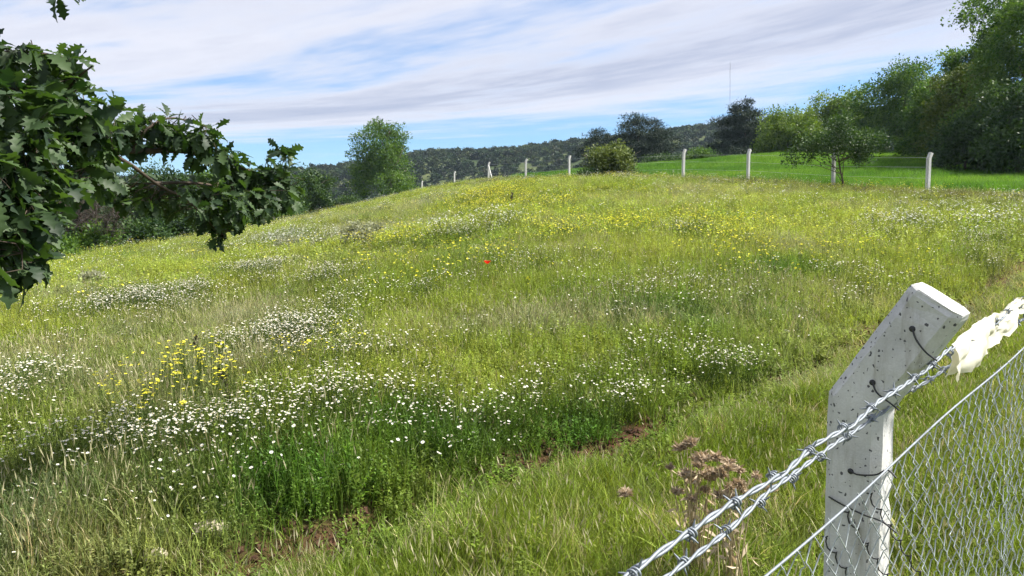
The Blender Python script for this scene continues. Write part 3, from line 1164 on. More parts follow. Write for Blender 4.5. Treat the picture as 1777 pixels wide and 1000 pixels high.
def trunk_mesh(name, H, r0, targets, rng, mat, lean=(0, 0), fork=.35, sides=7):
    mb = MB()
    top = np.array([lean[0], lean[1], H])
    n = 8
    ax = np.stack([np.linspace(0, 1, n)] * 3, 1) * top
    ax[1:-1, :2] += rng.normal(size=(n - 2, 2)) * .025 * H
    ax[0, 2] = -.25
    rads = r0 * np.linspace(1, .3, n)
    rads[0] *= 1.35
    mb.tube(ax, rads, sides)
    for t_ in targets:
        f_ = fork + (1 - fork) * .85 * rng.random()
        p0 = top * f_
        p0[:2] = [np.interp(p0[2], ax[:, 2], ax[:, 0]), np.interp(p0[2], ax[:, 2], ax[:, 1])]
        if t_[2] < p0[2]:
            p0[2] = max(.25 * H, min(p0[2], t_[2] - .1 * H))
            p0[:2] = [np.interp(p0[2], ax[:, 2], ax[:, 0]), np.interp(p0[2], ax[:, 2], ax[:, 1])]
        mid = (p0 + t_) / 2 + rng.normal(size=3) * .06 * H + np.array([0, 0, .03 * H])
        L_ = spline([p0, mid, t_], 6)
        mb.tube(L_, r0 * .42 * np.linspace(1, .2, 6), 5)
    return mb.mesh(name, [mat], True)


def lobes_round(rng, cx, cy, z0, z1, rx_, n=16, top=.8):
    """irregular set of lobes filling a crown from z0 to z1 of half width rx_"""
    out = []
    H_ = z1 - z0
    for i_ in range(n):
        f_ = (i_ + .5 * rng.random()) / n
        zc = z0 + H_ * (.14 + .72 * f_)
        prof = math.sin(math.pi * min(.98, .20 + .74 * (zc - z0) / H_)) ** top
        a_ = i_ * 2.4 + rng.random()
        rr_ = rx_ * prof * (.30 + .38 * rng.random())
        s_ = rx_ * (.30 + .22 * rng.random()) * (.45 + .55 * prof)
        out.append((cx + rr_ * math.cos(a_), cy + rr_ * math.sin(a_), zc, s_, s_, min(s_ * .8, H_ * .28)))
    return out


tree_n = 0


def tree(name, label, px0, px1, py_top, Y, mat, category='tree', leaf=.13, clumps=190, per=46, crown_base=.25, bark=None, trunk_r=None, group=None,
         lobes=None, wid=.3, flat=1.0, base_px=None, seed=None, clump_k=.17, zbase=None, lean_px=0.0, targets=9, top=.8, fork=.3):
    """a tree whose crown spans px0..px1 at distance Y and whose top reaches py_top"""
    global tree_n
    tree_n += 1
    rng = np.random.default_rng(seed or 100 + tree_n)
    bx_px = base_px if base_px is not None else (px0 + px1) / 2
    bx_ = (bx_px - 888.5) / F * Y
    bz = gz(bx_, Y) if zbase is None else zbase
    topz = pt(0, py_top, Y)[2]
    H = topz - bz
    rx_ = (px1 - px0) / 2 / F * Y
    cx = ((px0 + px1) / 2 - 888.5) / F * Y - bx_
    t_ = empty(name, (bx_, Y, bz), label, category, group)
    lb = lobes(rng, cx, rx_, H) if lobes else lobes_round(rng, cx, 0, H * crown_base, H * .97, rx_ * .95, top=top)
    me_, C = crown_mesh('crown', lb, int(clumps * 1.25), int(per * 1.25), rx_ * clump_k * 1.15 + .1, leaf * 1.3, mat, rng, wid, flat)
    add('crown', me_, t_)
    far_c = C[rng.choice(len(C), targets, replace=False)]
    add('trunk', trunk_mesh('trunk', H * .82, trunk_r or max(.05, H * .022), far_c, rng, bark or M_bark, (cx * .8, 0), fork), t_)
    return t_


G_LEFT = 'trees along the left field edge'
tree('field_tree', 'lone bushy tree with loose leafy top standing on the crest', 602, 734, 192, 94, M_crown_a, leaf=.17, clumps=330, per=44, crown_base=.06, base_px=689, clump_k=.14, bark=M_bark_l, top=.55)
tree('hedge_tree', 'dark round tree at the end of the left treeline', 498, 592, 288, 76, M_crown_b, leaf=.16, clumps=200, crown_base=.02, group=G_LEFT, top=.5)
tree('hedge_tree', 'dark tree behind the tip of the oak bough', 415, 545, 292, 68, M_crown_b, leaf=.16, clumps=190, crown_base=.02, group=G_LEFT, top=.5)
tree('hedge_tree', 'mid green tree behind the drooping oak leaves', 315, 465, 288, 56, M_crown_a, leaf=.15, clumps=200, crown_base=.02, group=G_LEFT, top=.5)
tree('hedge_tree', 'dark green tree beside the bare grey thicket', 195, 360, 285, 48, M_crown_b, leaf=.14, clumps=210, crown_base=.02, group=G_LEFT, top=.5)
tree('hedge_tree', 'dark tree behind the bare grey thicket', 45, 235, 300, 52, M_crown_b, leaf=.14, clumps=200, crown_base=.02, group=G_LEFT, top=.5)
tree('hedge_tree', 'dark tree at the picture edge behind hanging oak leaves', -100, 95, 312, 44, M_crown_b, leaf=.14, clumps=200, crown_base=.02, group=G_LEFT, top=.5)
G_LB = 'low bushes at the foot of the left treeline'
for px0, px1, pt_, Yb, lb_ in [(120, 215, 398, 34, 'low leafy bush in front of the bare grey thicket'), (205, 300, 385, 38, 'low green bush right of the bare grey thicket'),
                               (285, 380, 372, 44, 'low dark bush under the middle of the treeline'), (370, 450, 362, 50, 'low bush below the drooping oak leaves'),
                               (440, 520, 350, 57, 'low bush near the right end of the treeline'), (60, 130, 412, 31, 'low dark bush left of the bare grey thicket'),
                               (575, 640, 345, 80, 'low bush left of the lone crest tree'), (-60, 60, 400, 30, 'low dark bush at the left picture edge')]:
    tree('bush', lb_, px0, px1, pt_, Yb, M_crown_b if px0 % 2 else M_crown_a, 'bush', .12, 110, 40, .0, group=G_LB, clump_k=.26, trunk_r=.05, top=.4)


# bare grey thicket on the left edge
def thicket(px0, px1, py_top, Y):
    rng = np.random.default_rng(77)
    cx = ((px0 + px1) / 2 - 888.5) / F * Y
    bz = gz(cx, Y)
    H = pt(0, py_top, Y)[2] - bz
    hw = (px1 - px0) / 2 / F * Y
    t_ = empty('bare_thicket', (cx, Y, bz), 'bare grey brown thicket of dead twigs before the left treeline', 'thicket')
    for s_ in range(9):
        mb = MB()
        b_ = np.array([rng.normal() * hw * .35, rng.normal() * hw * .3, -.1])
        tip = b_ + np.array([rng.normal() * hw * .35, rng.normal() * hw * .3, H * (.75 + .25 * rng.random())])
        ax = spline([b_, (b_ + tip) / 2 + rng.normal(size=3) * .1, tip], 7)
        mb.tube(ax, np.linspace(.035, .01, 7), 4, .4)
        for q_ in range(130):
            f_ = .1 + .9 * rng.random()
            p0 = b_ + (tip - b_) * f_
            d_ = rng.normal(size=3) + np.array([0, 0, .6])
            d_ /= np.linalg.norm(d_)
            L_ = (.4 + .7 * rng.random()) * hw * .6
            p1 = p0 + d_ * L_ * .5 + rng.normal(size=3) * .08
            p2 = p0 + d_ * L_ + np.array([0, 0, -.1 * L_])
            mb.tube([p0, p1, p2], [.012, .008, .004], 3, rng.random())
        add('stem', mb.mesh('stem', [M_deadwood]), t_)


thicket(108, 218, 322, 34)

# pines and broadleaf trees right of the middle
def lobes_pine(rng, cx, rx_, H):
    out = []
    for i_ in range(15):
        f_ = i_ / 14
        zc = H * (.16 + .78 * f_)
        reach = rx_ * (1 - .72 * f_ ** 1.3) * (.55 + .5 * rng.random())
        a_ = i_ * 2.1 + rng.random()
        out.append((cx * f_ + reach * .62 * math.cos(a_), reach * .62 * math.sin(a_), zc, reach * .62, reach * .62, H * .055))
    return out


def lobes_umbrella(rng, cx, rx_, H):
    out = []
    for i_ in range(15):
        f_ = (i_ / 14)
        zc = H * (.22 + .70 * f_)
        reach = rx_ * (.62 + .38 * math.sin(math.pi * f_)) * (.6 + .5 * rng.random())
        a_ = i_ * 2.4 + rng.random()
        out.append((cx + reach * .5 * math.cos(a_), reach * .5 * math.sin(a_), zc, reach * .55, reach * .55, H * .075))
    return out


tree('pine_tree', 'flat topped dark pine behind the fence bush', 1038, 1180, 196, 118, M_pine, leaf=.26, clumps=420, per=56, lobes=lobes_umbrella, wid=.12, flat=.5, clump_k=.16, trunk_r=.18)
tree('pine_tree', 'lower dark pine left of the flat topped pine', 990, 1085, 218, 122, M_pine, leaf=.26, clumps=220, per=50, lobes=lobes_umbrella, wid=.12, flat=.5, clump_k=.18, trunk_r=.16)
tree('pine_tree', 'tall dark pine with pointed top below the distant mast', 1214, 1362, 174, 108, M_pine, leaf=.25, clumps=460, per=56, lobes=lobes_pine, wid=.12, flat=.5, clump_k=.15, trunk_r=.2, base_px=1288)
tree('pine_tree', 'small dark pine at the right shoulder of the pointed pine', 1316, 1372, 203, 116, M_pine, leaf=.25, clumps=170, per=46, lobes=lobes_umbrella, wid=.12, flat=.5, clump_k=.2, trunk_r=.12)
tree('bush', 'round bright bush at the crop edge below the pines', 1186, 1246, 257, 88, M_crown_a, 'bush', .13, 130, 44, .0, clump_k=.24, top=.4, trunk_r=.06)
tree('bush', 'low dark bush below the flat topped pine', 1108, 1178, 274, 84, M_crown_b, 'bush', .13, 110, 44, .0, clump_k=.26, top=.4, trunk_r=.06)
tree('bush', 'low bush right of the flat topped pine foot', 1165, 1200, 268, 92, M_crown_b, 'bush', .13, 90, 40, .0, clump_k=.3, top=.4, trunk_r=.06)
tree('broadleaf_tree', 'light green spreading tree at the crop edge behind the hawthorn', 1300, 1425, 192, 76, M_crown_c, leaf=.15, clumps=320, crown_base=.0, clump_k=.17, top=.5)
tree('broadleaf_tree', 'leafy light green tree between the hawthorn and the dark tree', 1385, 1520, 158, 80, M_crown_c, leaf=.16, clumps=300, crown_base=.0, clump_k=.15, top=.5)
tree('broadleaf_tree', 'tall dark green tree beyond the middle of the crop', 1474, 1644, 100, 72, M_crown_a, leaf=.16, clumps=380, per=50, crown_base=.0, clump_k=.14, top=.5)
tree('broadleaf_tree', 'olive brown tree before the tall tree at the right', 1590, 1722, 108, 52, M_crown_o, leaf=.12, clumps=320, per=46, crown_base=.06, clump_k=.14, bark=M_bark_l, top=.5)
tree('broadleaf_tree', 'green tree filling the gap behind the olive tree', 1560, 1690, 128, 60, M_crown_a, leaf=.14, clumps=340, per=48, crown_base=.0, clump_k=.15, top=.45)
tree('broadleaf_tree', 'tall green tree joining the olive tree to the corner tree', 1612, 1742, 52, 55, M_crown_a, leaf=.14, clumps=420, per=48, crown_base=.0, clump_k=.14, top=.42)
tree('broadleaf_tree', 'very tall tree filling the upper right corner', 1640, 1915, -95, 47, M_crown_a, leaf=.14, clumps=620, per=50, crown_base=.02, clump_k=.10, trunk_r=.22, top=.45)
tree('broadleaf_tree', 'dark tree under the corner tree at the right edge', 1676, 1840, 130, 43, M_crown_b, leaf=.12, clumps=280, per=46, crown_base=.0, clump_k=.15, top=.45)
tree('broadleaf_tree', 'dark understorey tree left of the corner tree trunk', 1606, 1730, 190, 46, M_crown_b, leaf=.12, clumps=220, per=46, crown_base=.0, clump_k=.17, top=.45)


def lobes_hawthorn(rng, cx, rx_, H):
    out = [(cx * .9, 0, H * .70, rx_ * .45, rx_ * .45, H * .15)]
    for q_, (fx, fz, sz) in enumerate(((-.72, .52, .30), (-.50, .66, .34), (-.25, .84, .28), (.05, .90, .24), (.35, .78, .32), (.66, .62, .30), (.80, .48, .20), (.45, .50, .26), (-.30, .50, .28), (-.85, .44, .18), (.1, .62, .4))):
        out.append((cx + fx * rx_, rx_ * .5 * rng.normal(), H * fz, rx_ * sz, rx_ * sz, H * .11))
    return out


tree('hawthorn_tree', 'small crooked hawthorn leaning against a far fence post', 1374, 1510, 203, 32.7, M_crown_b, leaf=.07, clumps=150, per=46, lobes=lobes_hawthorn, clump_k=.15, base_px=1459, trunk_r=.045, targets=16, fork=.10)
fbush = tree('bush', 'pale green bush growing through the far fence', 1012, 1110, 256, 47.2, M_hedge, 'bush', .10, 200, 44, .0, clump_k=.20, top=.35, trunk_r=.05)
tree('bush', 'low dark bush at the left foot of the pale fence bush', 1000, 1040, 300, 46, M_crown_b, 'bush', .09, 60, 40, .0, clump_k=.3, top=.35, trunk_r=.03)


def shrub(label, px0, px1, py_top, py_base):
    c_ = ground_at((px0 + px1) / 2, py_base)
    tree('shrub', label, px0, px1, py_top, c_[1], M_shrub, 'shrub', .045, 60, 36, .0, group='grey shrubs in the meadow', clump_k=.26, top=.35, trunk_r=.015)


shrub('grey leafed shrub in the meadow below the lone tree', 596, 648, 391, 432)
shrub('small grey shrub beside the larger grey shrub', 640, 664, 389, 415)
shrub('grey shrub in the meadow near the treeline end', 476, 520, 414, 440)
shrub('low grey shrub between the two larger grey shrubs', 546, 566, 418, 436)
shrub('low grey green shrub in the meadow under the oak tip', 145, 178, 478, 498)

# twigs standing out of the pale fence bush
for tx, ty in ((1028, 262), (1070, 242), (1084, 244), (1112, 262), (1010, 268), (1058, 250), (1096, 252)):
    tip = pt(tx, ty, 47.0) - np.array(fbush.location)
    V, Q_ = tube(spline([[tip[0] * .3, 0, tip[2] * .3], [tip[0] * .7, 0, tip[2] * .8], tip], 6), np.linspace(.03, .014, 6), 4)
    add('twig', mesh_np('twig', V, [Q_], [M_bark_l]), fbush)

# ------------------------------------------------------------------ forest on the hills
frng = np.random.default_rng(21)
far_src = []
for i_ in range(5):
    Hh = 6.5
    lb = lobes_round(frng, 0, 0, .3, Hh, 2.4 if i_ < 3 else 1.7, 7, .5)
    far_src.append(crown_mesh('far_tree', lb, 60, 12, .8, .75, M_far, frng, .4)[0])
SRC_FOREST = source_collection('far_tree', far_src)
n = 20000
t_ = frng.uniform(R(-48), R(48), n)
r_ = np.sqrt(frng.uniform(165 ** 2, 520 ** 2, n))
x, y = r_ * np.sin(t_), r_ * np.cos(t_)
clear = fbm(x, y, .018, 6., 2)
pxx = 888.5 + F * np.tan(t_)
meadow_patch = (np.exp(-(((pxx - 835) / 34) ** 2 + ((r_ - 250) / 20) ** 2)) + np.exp(-(((pxx - 915) / 28) ** 2 + ((r_ - 320) / 14) ** 2)) + np.exp(-(((pxx - 560) / 40) ** 2 + ((r_ - 380) / 22) ** 2)))
k_ = (clear < .95) & (meadow_patch < .5)
t_, r_, x, y = t_[k_], r_[k_], x[k_], y[k_]
z = hill_z(t_, r_) - .4
n = len(x)
s_ = .32 + .55 * frng.random(n) ** 1.5
scatter('forest', np.stack([x, y, z], 1), np.stack([np.zeros(n), np.zeros(n), frng.random(n) * 6.28], 1), np.stack([s_ * 1.1, s_ * 1.1, s_], 1),
        frng.integers(0, 5, n), np.array([.026, .048, .020]) * (.5 + 1.1 * frng.random((n, 1))) * (1 + .5 * (fbm(x, y, .02, 12.)[:, None] - .5)) + np.array([.02, .016, .0]) * (frng.random((n, 1)) < .25), SRC_FOREST, 'dark wooded cover of the far hills')

# thin radio mast on the hill
Ym = 420.0
mb = MB()
b0, b1 = pt(1267, 235, Ym), pt(1267, 110, Ym)
for dx, dy in ((-.18, -.1), (.18, -.1), (0, .2)):
    mb.tube([b0 + [dx, dy, -6], b1 + [dx, dy, 0]], [.028, .028], 4)
for q_ in np.linspace(0, 1, 45):
    c0 = b0 + (b1 - b0) * q_
    mb.tube([c0 + [-.18, -.1, 0], c0 + [.18, -.1, .4], c0 + [0, .2, .8]], [.02] * 3, 3)
o_ = add('radio_mast', mb.mesh('radio_mast', [M_mast]), label='thin distant radio mast rising above the pointed pine', category='mast')

# ------------------------------------------------------------------ fence posts
def post_mesh(h_bend, h_top, out, s=.10, bev=.014, rough=0.0):
    """bent concrete post: square shaft with bevelled corners, arm leaning along +X"""
    bm = bmesh.new()
    o_ = s / 2
    ring = []
    for sx, sy in ((1, 1), (-1, 1), (-1, -1), (1, -1)):
        if sx * sy > 0:
            ring += [(sx * o_, sy * (o_ - bev)), (sx * (o_ - bev), sy * o_)]
        else:
            ring += [(sx * (o_ - bev), sy * o_), (sx * o_, sy * (o_ - bev))]
    dz = h_top - h_bend
    L_ = math.hypot(out, dz)
    ca, sa = dz / L_, out / L_
    half = math.atan2(out, dz) / 2
    rows = []
    levels = [(-.35, 0)] + [(h_bend * f_, 0) for f_ in ((.0, .25, .5, .75) if not rough else np.linspace(0, .97, 46))]
    for z_, _ in levels:
        rows.append([bm.verts.new((x_, y_, z_)) for x_, y_ in ring])
    rows.append([bm.verts.new((x_, y_, h_bend - x_ * math.tan(half))) for x_, y_ in ring])
    for f_, sh in (((.35, 1), (.7, 1), (.97, 1), (1.0, .93)) if not rough else [(q_, 1) for q_ in np.linspace(.1, .95, 9)] + [(.985, .985), (1.0, .94)]):
        rows.append([bm.verts.new((out * f_ + x_ * ca * sh, y_ * sh, h_bend + dz * f_ - x_ * sa * sh)) for x_, y_ in ring])
    if rough:          # worn, slightly chipped arrises
        prng = np.random.default_rng(8)
        for row in rows[1:]:
            for v_ in row:
                v_.co.x += prng.normal() * rough
                v_.co.y += prng.normal() * rough
                if prng.random() < .04:
                    v_.co.x -= math.copysign(.004, v_.co.x) if v_.co.z < h_bend else 0
                    v_.co.y -= math.copysign(.004, v_.co.y)
    for a_, b_ in zip(rows[:-1], rows[1:]):
        for i2 in range(8):
            bm.faces.new((a_[i2], a_[(i2 + 1) % 8], b_[(i2 + 1) % 8], b_[i2]))
    bm.faces.new(rows[-1])
    bm.faces.new(rows[0][::-1])
    bmesh.ops.recalc_face_normals(bm, faces=bm.faces[:])
    me_ = bpy.data.meshes.new('concrete_post')
    bm.to_mesh(me_)
    bm.free()
    me_.materials.append(M_conc)
    return me_


# near fence: runs from the lower left past the near post to the right
FDIR = np.array([.993, 1.0, .168])
FLEN = np.linalg.norm(FDIR)
P0 = np.array([.651, 1.45, 0])
P0[2] = gz(P0[0], P0[1])
BEND_Z = 1.8 - .315
TOP_Z = 1.8 - .118
OUTV = np.array([.71, -.704, 0])
near = empty('concrete_post', P0, 'near white concrete fence post with bent arm and wire ties', 'fence post')
out_ang = math.atan2(OUTV[1], OUTV[0])
pm = add('post_body', post_mesh(BEND_Z - P0[2], TOP_Z - P0[2], .128, .098, .016, .0005), near)
pm.rotation_euler = (0, 0, out_ang + R(4))


def rel(p_):
    return np.asarray(p_, float) - P0


def tie(pts, r_=.0016, n_=24):
    V, Q_ = tube(spline([rel(p_) for p_ in pts], n_), r_, 5)
    add('tie_wire', mesh_np('tie_wire', V, [Q_], [M_tie], True), near)


FACE = -np.array([.705, .71, 0])         # the post side that looks along the fence towards the viewer
FACE = np.array([math.cos(out_ang + R(4) - math.pi / 2), math.sin(out_ang + R(4) - math.pi / 2), 0])
OUT2 = np.array([math.cos(out_ang + R(4)), math.sin(out_ang + R(4)), 0])


def on_face(px, py, lift=.0):
    """point of the viewer-side face of the post along a line of sight"""
    d_ = ray(px, py)
    q_ = P0 + FACE * (.049 + lift)
    t__ = np.dot(q_ - EYE, FACE) / np.dot(d_, FACE)
    return EYE + d_ * t__


# holes with dark ties
for px_, py_ in ((1583, 571), (1514, 664), (1476, 818)):
    c_ = on_face(px_, py_, .0008)
    an = np.linspace(0, 2 * math.pi, 13)[:-1]
    up_ = np.array([0, 0, 1.0])
    V = np.array([c_ + (OUT2 * math.cos(q_) + up_ * math.sin(q_)) * .0055 for q_ in an] + [c_ + FACE * .002]) - P0
    T_ = np.array([[i2, (i2 + 1) % 12, 12] for i2 in range(12)])
    h_ = add('tie_hole', mesh_np('tie_hole', V, [T_], [M_tie]), pm)
    h_.matrix_parent_inverse = pm.matrix_basis.inverted()
tie([on_face(1583, 571, .002), on_face(1590, 590, .005), on_face(1607, 612, .006), on_face(1626, 626, .012)])
tie([on_face(1514, 664, .002), on_face(1522, 682, .006), on_face(1545, 700, .008), on_face(1560, 712, .01)])
tie([on_face(1476, 818, .003), on_face(1490, 824, .006), on_face(1520, 824, .010), on_face(1540, 816, .012), on_face(1556, 830, .014)])
tie([on_face(1438, 862, .003), on_face(1462, 876, .006), on_face(1500, 894, .006), on_face(1530, 905, .008), on_face(1556, 925, .01)])
# loose curled mesh ends against the post
for x0, y0, n_ in ((1464, 882, 5), (1504, 850, 6), (1426, 925, 4)):
    pts = []
    for q_ in range(n_ * 6):
        f_ = q_ / 6
        pts.append(on_face(x0 + 17 * f_ + 5 * math.sin(q_ * math.pi / 3), y0 + 27 * f_ + 6 * math.cos(q_ * math.pi / 3), .004 + .003 * math.sin(q_)))
    V, Q_ = tube(np.array([rel(p_) for p_ in pts]), .0014, 4)
    add('tie_wire', mesh_np('tie_wire', V, [Q_], [M_tie], True), near)


# barbed wire
def barb_mesh(seed):
    rng = np.random.default_rng(seed)
    mb = MB()
    t_ = np.linspace(0, 4.6 * math.pi, 34)
    mb.tube(np.stack([np.linspace(-.006, .006, 34), .0052 * np.cos(t_), .0052 * np.sin(t_)], 1), .0014, 5)
    for sx in (-1, 1):
        a_ = rng.random() * 6.28
        for q_ in (0, math.pi):
            an = a_ + q_ + sx * .5
            d_ = np.array([sx * .25, math.cos(an), math.sin(an)])
            p_ = np.array([sx * .004, 0, 0])
            mb.tube([p_ + d_ * .004, p_ + d_ * .009, p_ + d_ * .0145], [.0015, .0014, .0005], 5)
    return mb.mesh('barb', [M_galv], True)


BARBS = [barb_mesh(s_) for s_ in (1, 2, 3, 4)]
fq = Vector(FDIR).to_track_quat('X', 'Z')


def barbed(anchor, label, s0, s1, phase, slope, slope2, sag=.0):
    FDIR = np.array([.993, 1.0, slope])
    o_ = empty('barbed_wire', anchor, label, 'barbed wire', 'barbed wires of the near fence')
    n_ = int((s1 - s0) * 150)
    s_ = np.linspace(s0, s1, n_)
    base = s_[:, None] * FDIR[None]
    base[:, 2] += (slope2 - slope) * np.maximum(s_, 0)          # the wire is pulled tight over the post: a slight kink there
    e1 = np.cross(FDIR, [0, 0, 1.0])
    e1 /= np.linalg.norm(e1)
    e2 = np.cross(e1, FDIR / FLEN)
    wob = np.random.default_rng(int(phase * 100))
    kn = np.interp(s_, np.linspace(s0, s1, 45), wob.normal(0, .0035, 45)), np.interp(s_, np.linspace(s0, s1, 45), wob.normal(0, .0035, 45))
    base = base + kn[0][:, None] * e1 + kn[1][:, None] * e2
    for q_ in (0, math.pi):
        t_ = 1.5 * np.sin(s_ * 7 + phase) + s_ * FLEN / .085 * 2 * math.pi + q_ + phase
        P = base + .0020 * (np.cos(t_)[:, None] * e1 + np.sin(t_)[:, None] * e2)
        V, Q_ = tube(P, .0020, 6)
        add('strand', mesh_np('strand', V, [Q_], [M_galv], True), o_)
    k_ = 0
    sb = s0 + .04
    rng = np.random.default_rng(int(phase * 10) + 3)
    while sb < s1:
        b_ = add('barb', BARBS[k_ % 4], o_)
        p_ = FDIR * sb
        p_ = p_ + np.array([0, 0, (slope2 - slope) * max(0, sb)])
        b_.location = p_
        b_.rotation_mode = 'QUATERNION'
        b_.rotation_quaternion = fq @ Matrix.Rotation(rng.random() * 6.28, 3, 'X').to_quaternion()
        sb += (.088 + .02 * rng.random()) / FLEN
        k_ += 1
    return o_


barbed(np.array([.741, 1.372, 1.5657]), 'upper strand of barbed wire tied to the bent arm of the near post', -.80, 2.6, .3, .158, .165)
barbed(np.array([.690, 1.409, 1.490]), 'lower strand of barbed wire crossing the near post at its bend', -.80, 2.6, 2.0, .181, .118)

# chain link mesh under its straining wire
anc = np.array([.700, 1.40, 1.389])
cl_o = empty('chain_link_mesh', anc, 'galvanised chain link mesh on its straining wire beside the near post', 'fence mesh')
s_ = np.linspace(-.55, 2.6, 60)
V, Q_ = tube(s_[:, None] * FDIR[None] + np.array([0, 0, 1.0]) * (.004 * np.sin(s_ * 9))[:, None], .0022, 6)
add('straining_wire', mesh_np('straining_wire', V, [Q_], [M_galv], True), cl_o)
HM = 1.12
PITCH_M = .050
nz_ = 32
hd = FDIR.copy()
hd[2] = 0
hd /= np.linalg.norm(hd)
fn = np.array([hd[1], -hd[0], 0])


def zig_mesh(flip, droop):
    P = []
    for q_ in range(nz_ + 1):
        sgn = 1 if (q_ % 2) ^ flip else -1
        zq = -q_ * HM / nz_
        P.append(hd * (sgn * PITCH_M * .30 + droop * (q_ / nz_) ** 2) + np.array([0, 0, zq]) + fn * (.003 * sgn))
        P.append(hd * (sgn * PITCH_M * .32 + droop * (q_ / nz_) ** 2) + np.array([0, 0, zq - .006]) + fn * (-.003 * sgn))
    V, Q_ = tube(np.array(P), .0011, 4)
    return mesh_np('mesh_wire', V, [Q_], [M_mesh], True)


ZIG = [zig_mesh(0, 0), zig_mesh(1, 0)]
q_ = 0
sm_ = -.36
while sm_ < 2.55:
    sz = sm_ * FDIR
    o_ = add('mesh_wire', ZIG[q_ % 2], cl_o)
    o_.location = sz + np.array([0, 0, -.002]) + hd * RNG.normal() * .003
    o_.rotation_euler = (RNG.normal() * .006, RNG.normal() * .006, RNG.normal() * .15)
    o_.scale = (1, 1, 1 + RNG.normal() * .012)
    sm_ += PITCH_M * .58 / FLEN * 1.0
    q_ += 1


# pale torn plastic sheet draped over the wire
def plastic():
    c0 = np.array([.741, 1.372, 1.5657])
    fd1 = np.array([.993, 1.0, .165])
    rng = np.random.default_rng(4)
    nu, nv = 80, 40
    V = []
    for i2 in range(nu):
        f_ = i2 / (nu - 1)
        s2 = .075 + .37 * f_
        body = 1.0 if f_ < .70 else max(0.0, 1 - (f_ - .70) / .12)
        knot = math.sin(min(1, max(0, (f_ - .78) / .22)) * math.pi)
        hang = .006 + (.046 - .012 * f_) * body * (.85 + .3 * float(vnoise(f_ * 9, .3, 1, 5.))) + .014 * knot
        puff = .004 + .020 * body * math.sin(math.pi * min(1, f_ / .75 + .12)) + .008 * knot
        for j in range(nv):
            t2 = (j / (nv - 1) - .5) * 2          # -1 far hem, 0 over the wire, +1 near hem
            dn = abs(t2) ** 1.3 * hang
            sd = math.copysign(min(1, abs(t2) * 2.2) * .010, t2)
            fold = .012 * (float(vnoise(f_ * 10 + t2 * 1.5, t2 * 2.4, 1, 2. if t2 > 0 else 7.)) - .5) * 2 + .004 * (float(vnoise(f_ * 30 + t2 * 4, t2 * 9, 1, 9.)) - .5) * 2
            lift = puff * (1 - abs(t2) ** 2.2) + .004 * (float(vnoise(f_ * 22, t2 * 5, 1, 19.)) - .5) * 2
            V.append(c0 + fd1 * (s2 + .012 * (float(vnoise(t2 * 3, f_ * 8, 1, 4.)) - .5)) + fn * (sd + fold * min(1, .25 + abs(t2))) + np.array([0, 0, lift - dn]))
    V = np.array(V)
    o_ = c0 + fd1 * .25
    i2 = np.arange(nu - 1)[:, None] * nv
    k_ = np.arange(nv - 1)[None]
    Q_ = np.stack([i2 + k_, i2 + k_ + 1, i2 + nv + k_ + 1, i2 + nv + k_], -1).reshape(-1, 4)
    m_ = leaf_mat('pale_plastic', (.80, .78, .66), (.84, .82, .72), .35, (1, .98, .85), .5, .35)
    add('plastic_sheet', mesh_np('plastic_sheet', V - o_, [Q_], [m_], False), None, o_, label='crumpled pale yellow plastic sheet draped over the upper barbed wire', category='plastic sheet')


plastic()

# far fence
FPOST = post_mesh(1.42, 1.63, .09, .135, .016)
fence_labels = ['far fence post nearest the tall trees on the right', 'far fence post behind the crooked hawthorn trunk', 'far fence post before the crop left of the hawthorn',
                'far fence post right of the pale fence bush', 'far fence post hidden in the pale fence bush', 'far fence post left of the pale fence bush',
                'far fence post midway between the braced post and the bush', 'far fence post with a slanting brace', 'far fence post left of the braced post',
                'far fence post just right of the lone crest tree', 'farthest fence post, low in the grass left of the lone tree trunk']
fpos = []
for i_, ((px_, py_, Y_), lb_) in enumerate(zip(FENCE_FAR_PX, fence_labels)):
    x_ = (px_ - 888.5) / F * Y_
    z_ = gz(x_, Y_)
    o_ = add('concrete_post', FPOST, None, (x_, Y_, z_ - .04), label=lb_, category='fence post', group='concrete posts of the far fence')
    j_ = min(i_, len(FENCE_FAR) - 2)
    d_ = FENCE_FAR[j_ + 1] - FENCE_FAR[j_]
    o_.rotation_euler = (RNG.normal() * .015, RNG.normal() * .015, math.atan2(d_[1], d_[0]) - math.pi / 2)
    o_.scale = (1.0, 1.0, 1.0 + .06 * RNG.normal())
    fpos.append((x_, Y_, z_))
# slanting brace
x_, Y_, z_ = fpos[7]
d_ = np.array([fpos[6][0] - x_, fpos[6][1] - Y_])
d_ /= np.linalg.norm(d_)
V, Q_ = tube(np.array([[0, 0, 1.25], [d_[0] * .55, d_[1] * .55, .6], [d_[0] * 1.15, d_[1] * 1.15, -.1]]), [.06, .06, .06], 4)
add('fence_brace', mesh_np('fence_brace', V, [Q_], [M_conc]), None, (x_, Y_, z_), label='slanting concrete brace propping a far fence post', category='brace')
for k_, (hh, lb_) in enumerate(((1.30, 'topmost line wire of the far fence'), (.95, 'middle line wire of the far fence'), (.55, 'lowest line wire of the far fence'))):
    P = np.array([(p_[0], p_[1] - .07, p_[2] + hh) for p_ in fpos])
    V, Q_ = tube(P - P[0], .004, 4)
    add('line_wire', mesh_np('line_wire', V, [Q_], [M_mast]), None, P[0], label=lb_, category='wire', group='line wires of the far fence')

